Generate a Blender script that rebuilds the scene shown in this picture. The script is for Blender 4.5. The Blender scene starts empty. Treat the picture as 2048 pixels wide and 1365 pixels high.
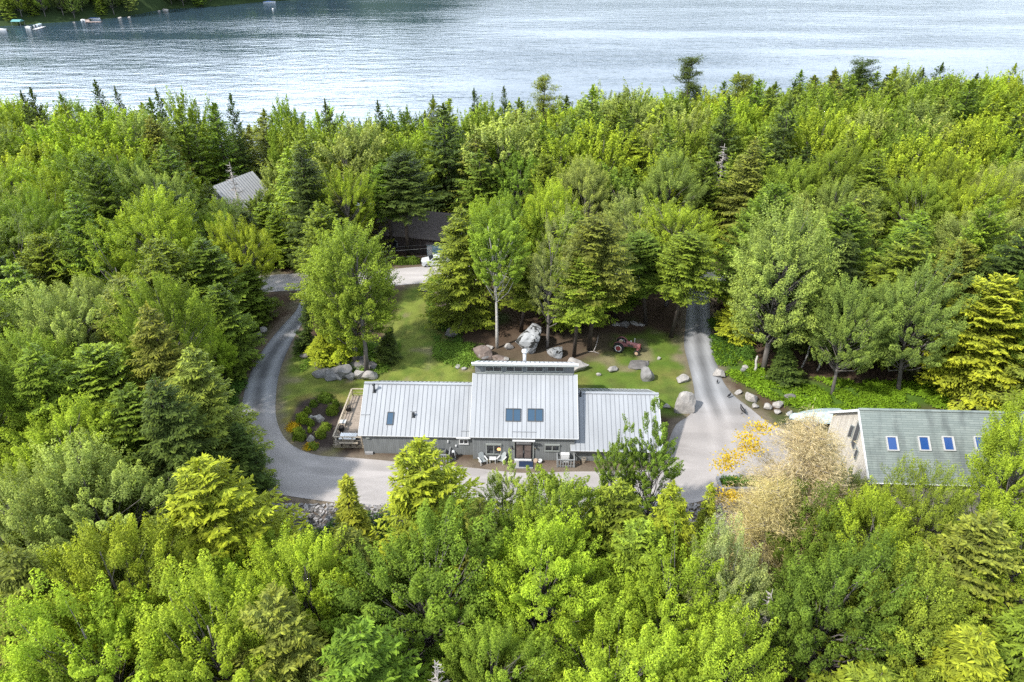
import bpy, math, random
import numpy as np
from mathutils import Vector, geometry, noise as mnoise

# ------------------------------------------------------------------ camera, world, sun, exposure
SC = bpy.context.scene
COL = SC.collection
CAMH, TH, FPX = 46.0, math.radians(31), 1400.0
S_, C_ = math.sin(TH), math.cos(TH)
cam_d = bpy.data.cameras.new('camera')
cam_d.sensor_width = 36.0
cam_d.lens = 36.0 * FPX / 2048
cam_d.clip_start = 0.5
cam_d.clip_end = 6000
cam = bpy.data.objects.new('camera', cam_d)
cam.location = (0, 0, CAMH)
cam.rotation_euler = (math.pi / 2 - TH, 0, 0)
COL.objects.link(cam)
SC.camera = cam
SUN_EL, SUN_AZ = math.radians(46), math.radians(238)     # azimuth clockwise from +Y: from the left, a little behind the camera
SC.view_settings.view_transform = 'Standard'
SC.view_settings.look = 'None'
SC.view_settings.exposure = 0.42
SC.view_settings.gamma = 1
world = bpy.data.worlds.new('World')
SC.world = world
world.use_nodes = True
wn, wl = world.node_tree.nodes, world.node_tree.links
wn.clear()
w_out = wn.new('ShaderNodeOutputWorld')
w_bg = wn.new('ShaderNodeBackground')
w_bg.inputs['Strength'].default_value = 0.12
w_sky = wn.new('ShaderNodeTexSky')
w_sky.sky_type = 'NISHITA'
w_sky.sun_disc = False
w_sky.sun_elevation = SUN_EL
w_sky.sun_rotation = SUN_AZ
w_sky.dust_density = 2.0
w_tc = wn.new('ShaderNodeTexCoord')
w_mp = wn.new('ShaderNodeMapping')
w_mp.inputs['Scale'].default_value = (1.0, 1.0, 2.6)
w_ns = wn.new('ShaderNodeTexNoise')
w_ns.inputs['Scale'].default_value = 1.7
w_ns.inputs['Detail'].default_value = 6
w_rp = wn.new('ShaderNodeValToRGB')
w_rp.color_ramp.elements[0].position = 0.34
w_rp.color_ramp.elements[1].position = 0.60
w_mx = wn.new('ShaderNodeMix'); w_mx.data_type = 'RGBA'
# bright cloud bank low over the far left side of the lake
w_dot = wn.new('ShaderNodeVectorMath'); w_dot.operation = 'DOT_PRODUCT'
_a, _e = math.radians(-30), math.radians(17)
w_dot.inputs[1].default_value = (math.sin(_a) * math.cos(_e), math.cos(_a) * math.cos(_e), math.sin(_e))
w_mr = wn.new('ShaderNodeMapRange')
w_mr.interpolation_type = 'SMOOTHSTEP'
w_mr.inputs['From Min'].default_value = 0.86
w_mr.inputs['From Max'].default_value = 0.995
w_mr.inputs['To Min'].default_value = 0.0
w_mr.inputs['To Max'].default_value = 26.0
w_cc = wn.new('ShaderNodeVectorMath'); w_cc.operation = 'SCALE'
w_cc.inputs[0].default_value = (0.84, 0.95, 1.10)
w_add = wn.new('ShaderNodeMath'); w_add.operation = 'ADD'; w_add.use_clamp = True
w_m2 = wn.new('ShaderNodeMapRange'); w_m2.inputs['From Min'].default_value = 0.86
w_m2.inputs['From Max'].default_value = 0.97
wl.new(w_tc.outputs['Generated'], w_mp.inputs['Vector'])
wl.new(w_mp.outputs[0], w_ns.inputs['Vector'])
wl.new(w_ns.outputs['Fac'], w_rp.inputs['Fac'])
wl.new(w_tc.outputs['Generated'], w_dot.inputs[0])
wl.new(w_dot.outputs['Value'], w_mr.inputs['Value'])
wl.new(w_dot.outputs['Value'], w_m2.inputs['Value'])
w_sz = wn.new('ShaderNodeSeparateXYZ'); wl.new(w_tc.outputs['Generated'], w_sz.inputs[0])
w_el = wn.new('ShaderNodeMapRange'); w_el.interpolation_type = 'SMOOTHSTEP'      # thin cloud, brighter low over the lake than overhead
w_el.inputs['From Min'].default_value = 0.12; w_el.inputs['From Max'].default_value = 0.6
w_el.inputs['To Min'].default_value = 17.0; w_el.inputs['To Max'].default_value = 12.5
wl.new(w_sz.outputs['Z'], w_el.inputs['Value'])
w_sm = wn.new('ShaderNodeMath'); w_sm.operation = 'ADD'
wl.new(w_el.outputs[0], w_sm.inputs[0]); wl.new(w_mr.outputs[0], w_sm.inputs[1])
wl.new(w_sm.outputs[0], w_cc.inputs['Scale'])
wl.new(w_rp.outputs['Color'], w_add.inputs[0])
wl.new(w_m2.outputs[0], w_add.inputs[1])
wl.new(w_add.outputs[0], w_mx.inputs['Factor'])
wl.new(w_sky.outputs[0], w_mx.inputs['A'])
wl.new(w_cc.outputs[0], w_mx.inputs['B'])
wl.new(w_mx.outputs['Result'], w_bg.inputs['Color'])
wl.new(w_bg.outputs[0], w_out.inputs['Surface'])
sun_d = bpy.data.lights.new('sun', 'SUN')
sun_d.energy = 4.7
sun_d.angle = math.radians(2)
sun_d.color = (1.0, 0.95, 0.87)
sun = bpy.data.objects.new('sun', sun_d)
_sd = Vector((math.sin(SUN_AZ) * math.cos(SUN_EL), math.cos(SUN_AZ) * math.cos(SUN_EL), math.sin(SUN_EL)))
sun.rotation_euler = _sd.to_track_quat('Z', 'Y').to_euler()
sun.location = (-60, -20, 90)
COL.objects.link(sun)
cy = SC.cycles
cy.max_bounces = 6
cy.diffuse_bounces = 3
cy.glossy_bounces = 3
cy.transmission_bounces = 4
cy.transparent_max_bounces = 6
cy.use_denoising = False
cy.sample_clamp_indirect = 6
cy.caustics_reflective = False
cy.caustics_refractive = False

# ------------------------------------------------------------------ geometry helpers
def ray(px, py):
    u = (px - 1024) / FPX
    v = (py - 682.5) / FPX
    return np.array([u, C_ - v * S_, -S_ - v * C_])

def P(px, py, z=0.0):            # point at height z seen in that direction
    d = ray(px, py)
    t = (z - CAMH) / d[2]
    return (d[0] * t, d[1] * t, z)

def PY(px, py, Y):               # point at distance Y
    d = ray(px, py)
    t = Y / d[1]
    return (d[0] * t, Y, CAMH + d[2] * t)

def Q(x, y, z):
    zc = y * C_ - (z - CAMH) * S_
    yc = -(y * S_ + (z - CAMH) * C_)
    return 1024 + FPX * x / zc, 682.5 + FPX * yc / zc

def PP(pts, z=0.0):
    return [P(a, b, z)[:2] for a, b in pts]

def in1(x, y, poly):
    r = False; x0, y0 = poly[-1]
    for x1, y1 in poly:
        if (y0 > y) != (y1 > y) and x < (x1 - x0) * (y - y0) / (y1 - y0) + x0: r = not r
        x0, y0 = x1, y1
    return r
def sd1(x, y, line, closed=False):
    best = 1e18
    n = len(line)
    for i in range(n if closed else n - 1):
        ax, ay = line[i]; bx, by = line[(i + 1) % n]
        dx = bx - ax; dy = by - ay
        t = ((x - ax) * dx + (y - ay) * dy) / (dx * dx + dy * dy + 1e-12)
        t = 0 if t < 0 else 1 if t > 1 else t
        q = (x - ax - t * dx) ** 2 + (y - ay - t * dy) ** 2
        if q < best: best = q
    return math.sqrt(best)

def in_poly(x, y, poly):
    if np.size(x) == 1 and np.size(y) == 1:
        return np.array([in1(float(np.ravel(x)[0]), float(np.ravel(y)[0]), poly)])
    x = np.asarray(x, float); y = np.asarray(y, float)
    r = np.zeros(x.shape, bool)
    n = len(poly)
    for i in range(n):
        x0, y0 = poly[i]; x1, y1 = poly[(i + 1) % n]
        c = ((y0 > y) != (y1 > y))
        with np.errstate(divide='ignore', invalid='ignore'):
            xx = (x1 - x0) * (y - y0) / ((y1 - y0) if y1 != y0 else 1e-9) + x0
        r ^= c & (x < xx)
    return r

def seg_dist(x, y, line, closed=False):
    if np.size(x) == 1 and np.size(y) == 1:
        return np.array([sd1(float(np.ravel(x)[0]), float(np.ravel(y)[0]), line, closed)])
    x = np.asarray(x, float); y = np.asarray(y, float)
    best = np.full(x.shape, 1e9)
    n = len(line)
    for i in range(n if closed else n - 1):
        ax, ay = line[i]; bx, by = line[(i + 1) % n]
        dx, dy = bx - ax, by - ay
        L = dx * dx + dy * dy + 1e-12
        t = np.clip(((x - ax) * dx + (y - ay) * dy) / L, 0, 1)
        d = np.hypot(x - ax - t * dx, y - ay - t * dy)
        best = np.minimum(best, d)
    return best

def sdist(x, y, poly):           # positive inside
    d = seg_dist(x, y, poly, True)
    return np.where(in_poly(x, y, poly), d, -d)

def smooth(pts, n=4, closed=True):   # catmull-rom
    out = []
    m = len(pts)
    rng_ = range(m if closed else m - 1)
    for i in rng_:
        if closed:
            p0, p1, p2, p3 = pts[i - 1], pts[i], pts[(i + 1) % m], pts[(i + 2) % m]
        else:
            p0, p1, p2, p3 = pts[max(i - 1, 0)], pts[i], pts[i + 1], pts[min(i + 2, m - 1)]
        for k in range(n):
            t = k / n
            out.append(tuple(0.5 * ((2 * p1[j]) + (-p0[j] + p2[j]) * t + (2 * p0[j] - 5 * p1[j] + 4 * p2[j] - p3[j]) * t * t +
                                    (-p0[j] + 3 * p1[j] - 3 * p2[j] + p3[j]) * t ** 3) for j in range(2)))
    if not closed:
        out.append(tuple(pts[-1]))
    return out

def sstep(a, b, x):
    t = np.clip((np.asarray(x, float) - a) / (b - a), 0, 1)
    return t * t * (3 - 2 * t)

def vnoise(x, y, s, seed=0):     # smooth value noise for arrays
    x = np.asarray(x, float) / s + seed * 17.3; y = np.asarray(y, float) / s + seed * 9.1
    xi = np.floor(x); yi = np.floor(y); fx = x - xi; fy = y - yi
    def h(a, b):
        v = np.sin(a * 127.1 + b * 311.7 + seed * 74.7) * 43758.5453
        return v - np.floor(v)
    fx = fx * fx * (3 - 2 * fx); fy = fy * fy * (3 - 2 * fy)
    return (h(xi, yi) * (1 - fx) + h(xi + 1, yi) * fx) * (1 - fy) + (h(xi, yi + 1) * (1 - fx) + h(xi + 1, yi + 1) * fx) * fy

class MB:
    def __init__(s):
        s.v = []; s.f = []; s.m = []
    def face(s, pts, m=0):
        b = len(s.v); s.v += [tuple(p) for p in pts]; s.f.append(tuple(range(b, b + len(pts)))); s.m.append(m)
    def hexa(s, c, m=0):         # 8 corners: bottom 4 ccw, top 4 ccw
        b = len(s.v); s.v += [tuple(p) for p in c]
        for q in ((0, 3, 2, 1), (4, 5, 6, 7), (0, 1, 5, 4), (1, 2, 6, 5), (2, 3, 7, 6), (3, 0, 4, 7)):
            s.f.append(tuple(b + i for i in q)); s.m.append(m)
    def box(s, x0, x1, y0, y1, z0, z1, m=0):
        s.hexa([(x0, y0, z0), (x1, y0, z0), (x1, y1, z0), (x0, y1, z0), (x0, y0, z1), (x1, y0, z1), (x1, y1, z1), (x0, y1, z1)], m)
    def obox(s, o, ex, ey, ez, a, b, c, m=0):   # ranges a,b,c along basis vectors
        o = np.array(o, float); ex = np.array(ex, float); ey = np.array(ey, float); ez = np.array(ez, float)
        pt = lambda i, j, k: tuple(o + ex * a[i] + ey * b[j] + ez * c[k])
        s.hexa([pt(0, 0, 0), pt(1, 0, 0), pt(1, 1, 0), pt(0, 1, 0), pt(0, 0, 1), pt(1, 0, 1), pt(1, 1, 1), pt(0, 1, 1)], m)
    def tube(s, pts, rad, n=7, m=0, cap=True):
        pts = [np.array(p, float) for p in pts]
        if not hasattr(rad, '__len__'): rad = [rad] * len(pts)
        b0 = len(s.v)
        ref = np.array([0.13, 0.31, 0.94]) if abs((pts[-1] - pts[0])[2]) < np.linalg.norm(pts[-1] - pts[0]) * .8 else np.array([0.98, 0.17, 0.05])
        for i, p in enumerate(pts):
            t = pts[min(i + 1, len(pts) - 1)] - pts[max(i - 1, 0)]
            t = t / (np.linalg.norm(t) + 1e-9)
            a = np.cross(t, ref); a /= np.linalg.norm(a) + 1e-9
            c = np.cross(t, a)
            for k in range(n):
                an = 2 * math.pi * k / n
                s.v.append(tuple(p + rad[i] * (math.cos(an) * a + math.sin(an) * c)))
        for i in range(len(pts) - 1):
            for k in range(n):
                k2 = (k + 1) % n
                s.f.append((b0 + i * n + k, b0 + i * n + k2, b0 + (i + 1) * n + k2, b0 + (i + 1) * n + k)); s.m.append(m)
        if cap:
            s.f.append(tuple(b0 + k for k in range(n))[::-1]); s.m.append(m)
            s.f.append(tuple(b0 + (len(pts) - 1) * n + k for k in range(n))); s.m.append(m)
    def cyl(s, p0, p1, r, r2=None, n=12, m=0):
        s.tube([p0, p1], [r, r if r2 is None else r2], n, m)
    def lathe(s, c, prof, n=14, m=0, ax=2):
        b0 = len(s.v)
        for r, h in prof:
            for k in range(n):
                an = 2 * math.pi * k / n
                q = [r * math.cos(an), r * math.sin(an), h]
                if ax == 1: q = [q[0], h, q[1]]
                if ax == 0: q = [h, q[0], q[1]]
                s.v.append((c[0] + q[0], c[1] + q[1], c[2] + q[2]))
        for i in range(len(prof) - 1):
            for k in range(n):
                k2 = (k + 1) % n
                s.f.append((b0 + i * n + k, b0 + i * n + k2, b0 + (i + 1) * n + k2, b0 + (i + 1) * n + k)); s.m.append(m)
        s.f.append(tuple(b0 + k for k in range(n))[::-1]); s.m.append(m)
        s.f.append(tuple(b0 + (len(prof) - 1) * n + k for k in range(n))); s.m.append(m)
    def mesh(s, name, mats, smooth=False):
        me = bpy.data.meshes.new(name)
        me.from_pydata(s.v, [], s.f)
        for mt in (mats if isinstance(mats, (list, tuple)) else [mats]): me.materials.append(mt)
        me.polygons.foreach_set('material_index', s.m)
        if smooth: me.polygons.foreach_set('use_smooth', [True] * len(s.f))
        me.validate(); me.update()
        return me
    def build(s, name, mats, parent=None, smooth=False):
        return link(name, s.mesh(name, mats, smooth), parent)

def link(name, me, parent=None):
    o = bpy.data.objects.new(name, me)
    COL.objects.link(o)
    if parent: o.parent = parent
    return o

def tag(o, label=None, cat=None, group=None, kind=None):
    if label: o['label'] = label
    if cat: o['category'] = cat
    if group: o['group'] = group
    if kind: o['kind'] = kind
    return o

def thing(name, loc, label, cat, group=None, rz=0.0):
    o = bpy.data.objects.new(name, None)
    o.empty_display_size = 0.5
    COL.objects.link(o)
    o.location = loc; o.rotation_euler = (0, 0, rz)
    return tag(o, label, cat, group)

def kids(o):
    return [c for c in bpy.data.objects if c.parent == o]

def dup(root, loc, rz, label, scale=None, group=None):
    r = root.copy(); COL.objects.link(r)
    r.location = loc; r.rotation_euler = (0, 0, rz)
    if scale: r.scale = scale
    r['label'] = label
    if group: r['group'] = group
    for ch in kids(root):
        c = ch.copy(); COL.objects.link(c); c.parent = r
        for g in kids(ch):
            d = g.copy(); COL.objects.link(d); d.parent = c
    return r

# ------------------------------------------------------------------ materials
def newmat(name):
    m = bpy.data.materials.new(name); m.use_nodes = True
    nt = m.node_tree
    return m, nt.nodes, nt.links, nt.nodes['Principled BSDF']

def mat(name, col, rough=0.7, metal=0.0, var=0.15, scale=3.0, bump=0.0, spec=0.4, stretch=None, detail=5):
    m, n, l, b = newmat(name)
    b.inputs['Roughness'].default_value = rough
    b.inputs['Metallic'].default_value = metal
    b.inputs['Specular IOR Level'].default_value = spec
    tc = n.new('ShaderNodeTexCoord')
    mp = n.new('ShaderNodeMapping')
    if stretch: mp.inputs['Scale'].default_value = stretch
    ns = n.new('ShaderNodeTexNoise'); ns.inputs['Scale'].default_value = scale; ns.inputs['Detail'].default_value = detail
    rp = n.new('ShaderNodeValToRGB')
    rp.color_ramp.elements[0].position = .3; rp.color_ramp.elements[1].position = .7
    rp.color_ramp.elements[0].color = tuple(c * (1 - var) for c in col) + (1,)
    rp.color_ramp.elements[1].color = tuple(min(1, c * (1 + var)) for c in col) + (1,)
    l.new(tc.outputs['Object'], mp.inputs[0]); l.new(mp.outputs[0], ns.inputs['Vector'])
    l.new(ns.outputs['Fac'], rp.inputs['Fac']); l.new(rp.outputs[0], b.inputs['Base Color'])
    if bump:
        bp = n.new('ShaderNodeBump'); bp.inputs['Strength'].default_value = bump; bp.inputs['Distance'].default_value = .05
        l.new(ns.outputs['Fac'], bp.inputs['Height']); l.new(bp.outputs[0], b.inputs['Normal'])
    return m

def siding(name, col, pitch, axis='X', var=.12, groove=.5):
    m, n, l, b = newmat(name)
    b.inputs['Roughness'].default_value = .75
    tc = n.new('ShaderNodeTexCoord')
    sp = n.new('ShaderNodeSeparateXYZ'); l.new(tc.outputs['Object'], sp.inputs[0])
    mul = n.new('ShaderNodeMath'); mul.operation = 'MULTIPLY'; mul.inputs[1].default_value = 1 / pitch
    l.new(sp.outputs[axis], mul.inputs[0])
    fr = n.new('ShaderNodeMath'); fr.operation = 'FRACT'; l.new(mul.outputs[0], fr.inputs[0])
    fl = n.new('ShaderNodeMath'); fl.operation = 'FLOOR'; l.new(mul.outputs[0], fl.inputs[0])
    wn_ = n.new('ShaderNodeTexWhiteNoise'); wn_.noise_dimensions = '1D'; l.new(fl.outputs[0], wn_.inputs['W'])
    mp = n.new('ShaderNodeMapping'); mp.inputs['Scale'].default_value = (3, 3, .5) if axis != 'Z' else (.5, .5, 3)
    l.new(tc.outputs['Object'], mp.inputs[0])
    ns = n.new('ShaderNodeTexNoise'); ns.inputs['Scale'].default_value = 1.6; ns.inputs['Detail'].default_value = 6
    l.new(mp.outputs[0], ns.inputs['Vector'])
    a = n.new('ShaderNodeMath'); a.operation = 'MULTIPLY_ADD'; a.inputs[1].default_value = var * 2; a.inputs[2].default_value = 1 - var
    l.new(wn_.outputs['Value'], a.inputs[0])
    a2 = n.new('ShaderNodeMath'); a2.operation = 'MULTIPLY_ADD'; a2.inputs[1].default_value = .6; a2.inputs[2].default_value = .7
    l.new(ns.outputs['Fac'], a2.inputs[0])
    a3 = n.new('ShaderNodeMath'); a3.operation = 'MULTIPLY'; l.new(a.outputs[0], a3.inputs[0]); l.new(a2.outputs[0], a3.inputs[1])
    g = n.new('ShaderNodeMath'); g.operation = 'GREATER_THAN'; g.inputs[1].default_value = .1; l.new(fr.outputs[0], g.inputs[0])
    g2 = n.new('ShaderNodeMath'); g2.operation = 'MULTIPLY_ADD'; g2.inputs[1].default_value = 1 - groove; g2.inputs[2].default_value = groove
    l.new(g.outputs[0], g2.inputs[0])
    a4 = n.new('ShaderNodeMath'); a4.operation = 'MULTIPLY'; l.new(a3.outputs[0], a4.inputs[0]); l.new(g2.outputs[0], a4.inputs[1])
    vc = n.new('ShaderNodeVectorMath'); vc.operation = 'SCALE'; vc.inputs[0].default_value = col; l.new(a4.outputs[0], vc.inputs['Scale'])
    l.new(vc.outputs[0], b.inputs['Base Color'])
    bp = n.new('ShaderNodeBump'); bp.inputs['Strength'].default_value = .6; bp.inputs['Distance'].default_value = .02
    l.new(g.outputs[0], bp.inputs['Height']); l.new(bp.outputs[0], b.inputs['Normal'])
    return m

def glassmat(name, col, rough=.06):
    m, n, l, b = newmat(name)
    b.inputs['Base Color'].default_value = col + (1,)
    b.inputs['Roughness'].default_value = rough
    b.inputs['Specular IOR Level'].default_value = .8
    return m

def leafmat(name, trans=.3):
    m, n, l, b = newmat(name)
    b.inputs['Roughness'].default_value = .6
    b.inputs['Specular IOR Level'].default_value = .08
    oi = n.new('ShaderNodeObjectInfo')
    at = n.new('ShaderNodeAttribute'); at.attribute_name = 'leafvar'
    sp = n.new('ShaderNodeSeparateXYZ'); l.new(at.outputs['Vector'], sp.inputs[0])
    sc = n.new('ShaderNodeVectorMath'); sc.operation = 'SCALE'
    l.new(oi.outputs['Color'], sc.inputs[0]); l.new(sp.outputs['X'], sc.inputs['Scale'])
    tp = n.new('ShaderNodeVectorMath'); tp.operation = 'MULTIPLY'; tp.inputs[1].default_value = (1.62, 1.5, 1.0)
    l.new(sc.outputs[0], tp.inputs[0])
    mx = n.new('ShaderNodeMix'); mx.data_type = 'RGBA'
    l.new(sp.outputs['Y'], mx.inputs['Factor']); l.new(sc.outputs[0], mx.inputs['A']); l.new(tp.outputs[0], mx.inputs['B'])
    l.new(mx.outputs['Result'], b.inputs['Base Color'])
    tr = n.new('ShaderNodeBsdfTranslucent')
    tm = n.new('ShaderNodeVectorMath'); tm.operation = 'MULTIPLY'; tm.inputs[1].default_value = (1.25, 1.2, .6)
    l.new(mx.outputs['Result'], tm.inputs[0]); l.new(tm.outputs[0], tr.inputs['Color'])
    ms = n.new('ShaderNodeMixShader'); ms.inputs[0].default_value = trans
    l.new(b.outputs[0], ms.inputs[1]); l.new(tr.outputs[0], ms.inputs[2])
    l.new(ms.outputs[0], n['Material Output'].inputs['Surface'])
    return m

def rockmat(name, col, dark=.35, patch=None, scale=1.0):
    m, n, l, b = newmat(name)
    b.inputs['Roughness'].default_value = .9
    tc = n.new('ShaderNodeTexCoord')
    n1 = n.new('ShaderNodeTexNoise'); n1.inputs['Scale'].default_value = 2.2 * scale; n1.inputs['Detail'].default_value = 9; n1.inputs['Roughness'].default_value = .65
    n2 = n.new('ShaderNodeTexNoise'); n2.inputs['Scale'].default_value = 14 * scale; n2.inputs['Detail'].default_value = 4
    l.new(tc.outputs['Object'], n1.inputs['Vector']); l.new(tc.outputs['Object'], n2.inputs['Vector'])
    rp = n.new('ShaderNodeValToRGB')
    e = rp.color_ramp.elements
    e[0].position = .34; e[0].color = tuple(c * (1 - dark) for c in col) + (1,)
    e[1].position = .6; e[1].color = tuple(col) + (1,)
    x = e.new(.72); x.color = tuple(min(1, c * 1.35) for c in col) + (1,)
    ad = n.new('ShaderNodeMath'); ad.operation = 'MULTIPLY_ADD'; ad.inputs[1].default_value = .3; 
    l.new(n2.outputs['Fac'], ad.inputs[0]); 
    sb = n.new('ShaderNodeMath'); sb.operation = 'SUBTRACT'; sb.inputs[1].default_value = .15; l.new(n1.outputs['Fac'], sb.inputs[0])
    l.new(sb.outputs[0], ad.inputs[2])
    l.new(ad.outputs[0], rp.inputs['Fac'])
    src = rp.outputs[0]
    if patch:
        n3 = n.new('ShaderNodeTexNoise'); n3.inputs['Scale'].default_value = patch[0]; n3.inputs['Detail'].default_value = 3
        n3.inputs['Distortion'].default_value = .8
        l.new(tc.outputs['Object'], n3.inputs['Vector'])
        r3 = n.new('ShaderNodeValToRGB'); r3.color_ramp.elements[0].position = patch[1]; r3.color_ramp.elements[1].position = patch[1] + .025
        l.new(n3.outputs['Fac'], r3.inputs['Fac'])
        mx = n.new('ShaderNodeMix'); mx.data_type = 'RGBA'; mx.inputs['B'].default_value = patch[2] + (1,)
        l.new(r3.outputs[0], mx.inputs['Factor']); l.new(src, mx.inputs['A']); src = mx.outputs['Result']
    l.new(src, b.inputs['Base Color'])
    bp = n.new('ShaderNodeBump'); bp.inputs['Strength'].default_value = .5; bp.inputs['Distance'].default_value = .08
    l.new(ad.outputs[0], bp.inputs['Height']); l.new(bp.outputs[0], b.inputs['Normal'])
    return m

M = {}
M['wall'] = siding('grey_board_siding', (.175, .187, .192), .2, 'X', .07, .76)
M['trim'] = mat('grey_trim_paint', (.26, .28, .27), .6, var=.06)
M['roof'] = mat('pale_metal_roof', (.30, .315, .335), .42, .0, .12, .5, spec=.5, stretch=(1, .4, .4))
M['seam'] = mat('roof_seam_shade', (.19, .2, .22), .5, var=.05)  # ribs coloured darker than the sheet, standing in for shade on their sides
M['white'] = mat('white_paint', (.62, .63, .64), .5, var=.04)
M['trim2'] = mat('pale_grey_trim', (.4, .4, .39), .6, var=.06)
M['tablewhite'] = mat('bright_white_laminate', (.85, .85, .85), .5, var=.02)
M['black'] = mat('black_paint', (.012, .012, .014), .4, var=.2)
M['glass'] = glassmat('dark_window_glass', (.02, .025, .03))
M['skyglass'] = glassmat('skylight_glass', (.03, .07, .12), .1)
M['blueglass'] = glassmat('barn_skylight_glass', (.015, .06, .22), .12)
M['warm'] = mat('curtain_behind_glass', (.14, .11, .1), .5, var=.35, scale=2)
M['steel'] = mat('galvanised_steel', (.38, .39, .4), .35, .7, .1, 6)
M['dark'] = mat('dark_grey_paint', (.05, .055, .06), .5)
M['wood'] = mat('weathered_deck_wood', (.3, .25, .205), .8, var=.25, scale=2, stretch=(1, 6, 1))
M['rail'] = mat('bleached_rail_wood', (.4, .34, .26), .8, var=.2, scale=4)
M['picket'] = mat('grey_picket_wood', (.25, .26, .265), .8, var=.18, scale=5)
M['ply'] = mat('white_resin', (.55, .56, .56), .45, var=.04)
M['chair'] = mat('pale_grey_chair_paint', (.33, .36, .37), .6, var=.1)
M['navy'] = mat('navy_doormat', (.012, .025, .06), .9, var=.2, scale=20)
M['stone'] = mat('pale_concrete', (.28, .28, .285), .85, var=.15, scale=4)
M['shingle'] = None
M['cream'] = siding('cream_board_siding', (.50, .46, .40), .24, 'Y', .12, .66)
M['bark'] = mat('grey_bark', (.15, .135, .125), .9, var=.35, scale=2.5, bump=.5, stretch=(1, 1, .25))
M['darkbark'] = mat('brown_conifer_bark', (.075, .06, .05), .9, var=.35, scale=2.5, bump=.5, stretch=(1, 1, .25))
M['birch'] = mat('white_birch_bark', (.42, .4, .37), .75, var=.3, scale=3, stretch=(1, 1, 3))
M['deadwood'] = mat('bleached_dead_wood', (.32, .29, .27), .85, var=.25, scale=3)
M['leaf'] = leafmat('broad_leaves', .30)
M['needle'] = leafmat('conifer_needles', .2)
M['rubber'] = mat('tyre_rubber', (.015, .015, .017), .8)
M['red'] = mat('faded_red_paint', (.25, .105, .105), .65, var=.35, scale=4)
M['redhub'] = mat('hub_red_paint', (.2, .04, .045), .6, var=.3, scale=6)
M['tan'] = mat('tan_leather', (.42, .3, .2), .7)
M['carwhite'] = mat('white_car_paint', (.6, .63, .66), .25, var=.02, spec=.6)
M['paleblue'] = mat('pale_blue_paint', (.3, .48, .55), .6, var=.1)
M['brownroof'] = mat('brown_shingles', (.12, .1, .095), .9, var=.25, scale=3)
M['brownwall'] = siding('dark_brown_siding', (.05, .038, .034), .2, 'X', .12, .6)
M['tarp'] = mat('pale_blue_tarp', (.42, .52, .54), .5, var=.22, scale=1.4, bump=.6)
M['teal'] = mat('teal_fabric', (.12, .3, .3), .7)
M['dockwood'] = mat('dock_boards', (.36, .28, .25), .8, var=.15, scale=3)
M['boatblue'] = mat('blue_boat_canvas', (.05, .1, .25), .6)
M['rock'] = rockmat('grey_granite', (.24, .235, .235))
M['rockpale'] = rockmat('pale_granite', (.36, .34, .32), .3)
M['rockbrown'] = rockmat('brown_stained_granite', (.22, .17, .145), .5, (1.3, .56, (.26, .25, .25)))
M['rockmoss'] = rockmat('mossy_dark_patched_granite', (.36, .37, .38), .2, (2.6, .545, (.035, .036, .034)))
M['rockdark'] = rockmat('dark_granite', (.17, .16, .155), .4)  # granite in a darker grey tone

def shingle():
    m, n, l, b = newmat('green_grey_shingles')
    b.inputs['Roughness'].default_value = .9
    tc = n.new('ShaderNodeTexCoord')
    mp = n.new('ShaderNodeMapping'); mp.inputs['Scale'].default_value = (1, 1, 1)
    l.new(tc.outputs['Object'], mp.inputs[0])
    sp = n.new('ShaderNodeSeparateXYZ'); l.new(mp.outputs[0], sp.inputs[0])
    cb = n.new('ShaderNodeCombineXYZ'); l.new(sp.outputs['X'], cb.inputs[0]); l.new(sp.outputs['Z'], cb.inputs[1])
    br = n.new('ShaderNodeTexBrick'); br.inputs['Scale'].default_value = 1
    br.inputs['Brick Width'].default_value = .9; br.inputs['Row Height'].default_value = .13
    br.inputs['Mortar Size'].default_value = .012
    br.inputs['Color1'].default_value = (.165, .195, .185, 1); br.inputs['Color2'].default_value = (.21, .24, .225, 1)
    br.inputs['Mortar'].default_value = (.10, .125, .12, 1)
    l.new(cb.outputs[0], br.inputs['Vector'])
    ns = n.new('ShaderNodeTexNoise'); ns.inputs['Scale'].default_value = .55; ns.inputs['Detail'].default_value = 5
    mp2 = n.new('ShaderNodeMapping'); mp2.inputs['Scale'].default_value = (1.6, .5, .5); l.new(tc.outputs['Object'], mp2.inputs[0])
    l.new(mp2.outputs[0], ns.inputs['Vector'])
    rp = n.new('ShaderNodeValToRGB'); rp.color_ramp.elements[0].position = .32; rp.color_ramp.elements[0].color = (.55, .55, .57, 1)
    rp.color_ramp.elements[1].position = .5; rp.color_ramp.elements[1].color = (1, 1, 1, 1)
    l.new(ns.outputs['Fac'], rp.inputs['Fac'])
    mx = n.new('ShaderNodeMix'); mx.data_type = 'RGBA'; mx.blend_type = 'MULTIPLY'; mx.inputs['Factor'].default_value = .8
    l.new(br.outputs['Color'], mx.inputs['A']); l.new(rp.outputs[0], mx.inputs['B']); l.new(mx.outputs['Result'], b.inputs['Base Color'])
    return m
M['shingle'] = shingle()

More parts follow.
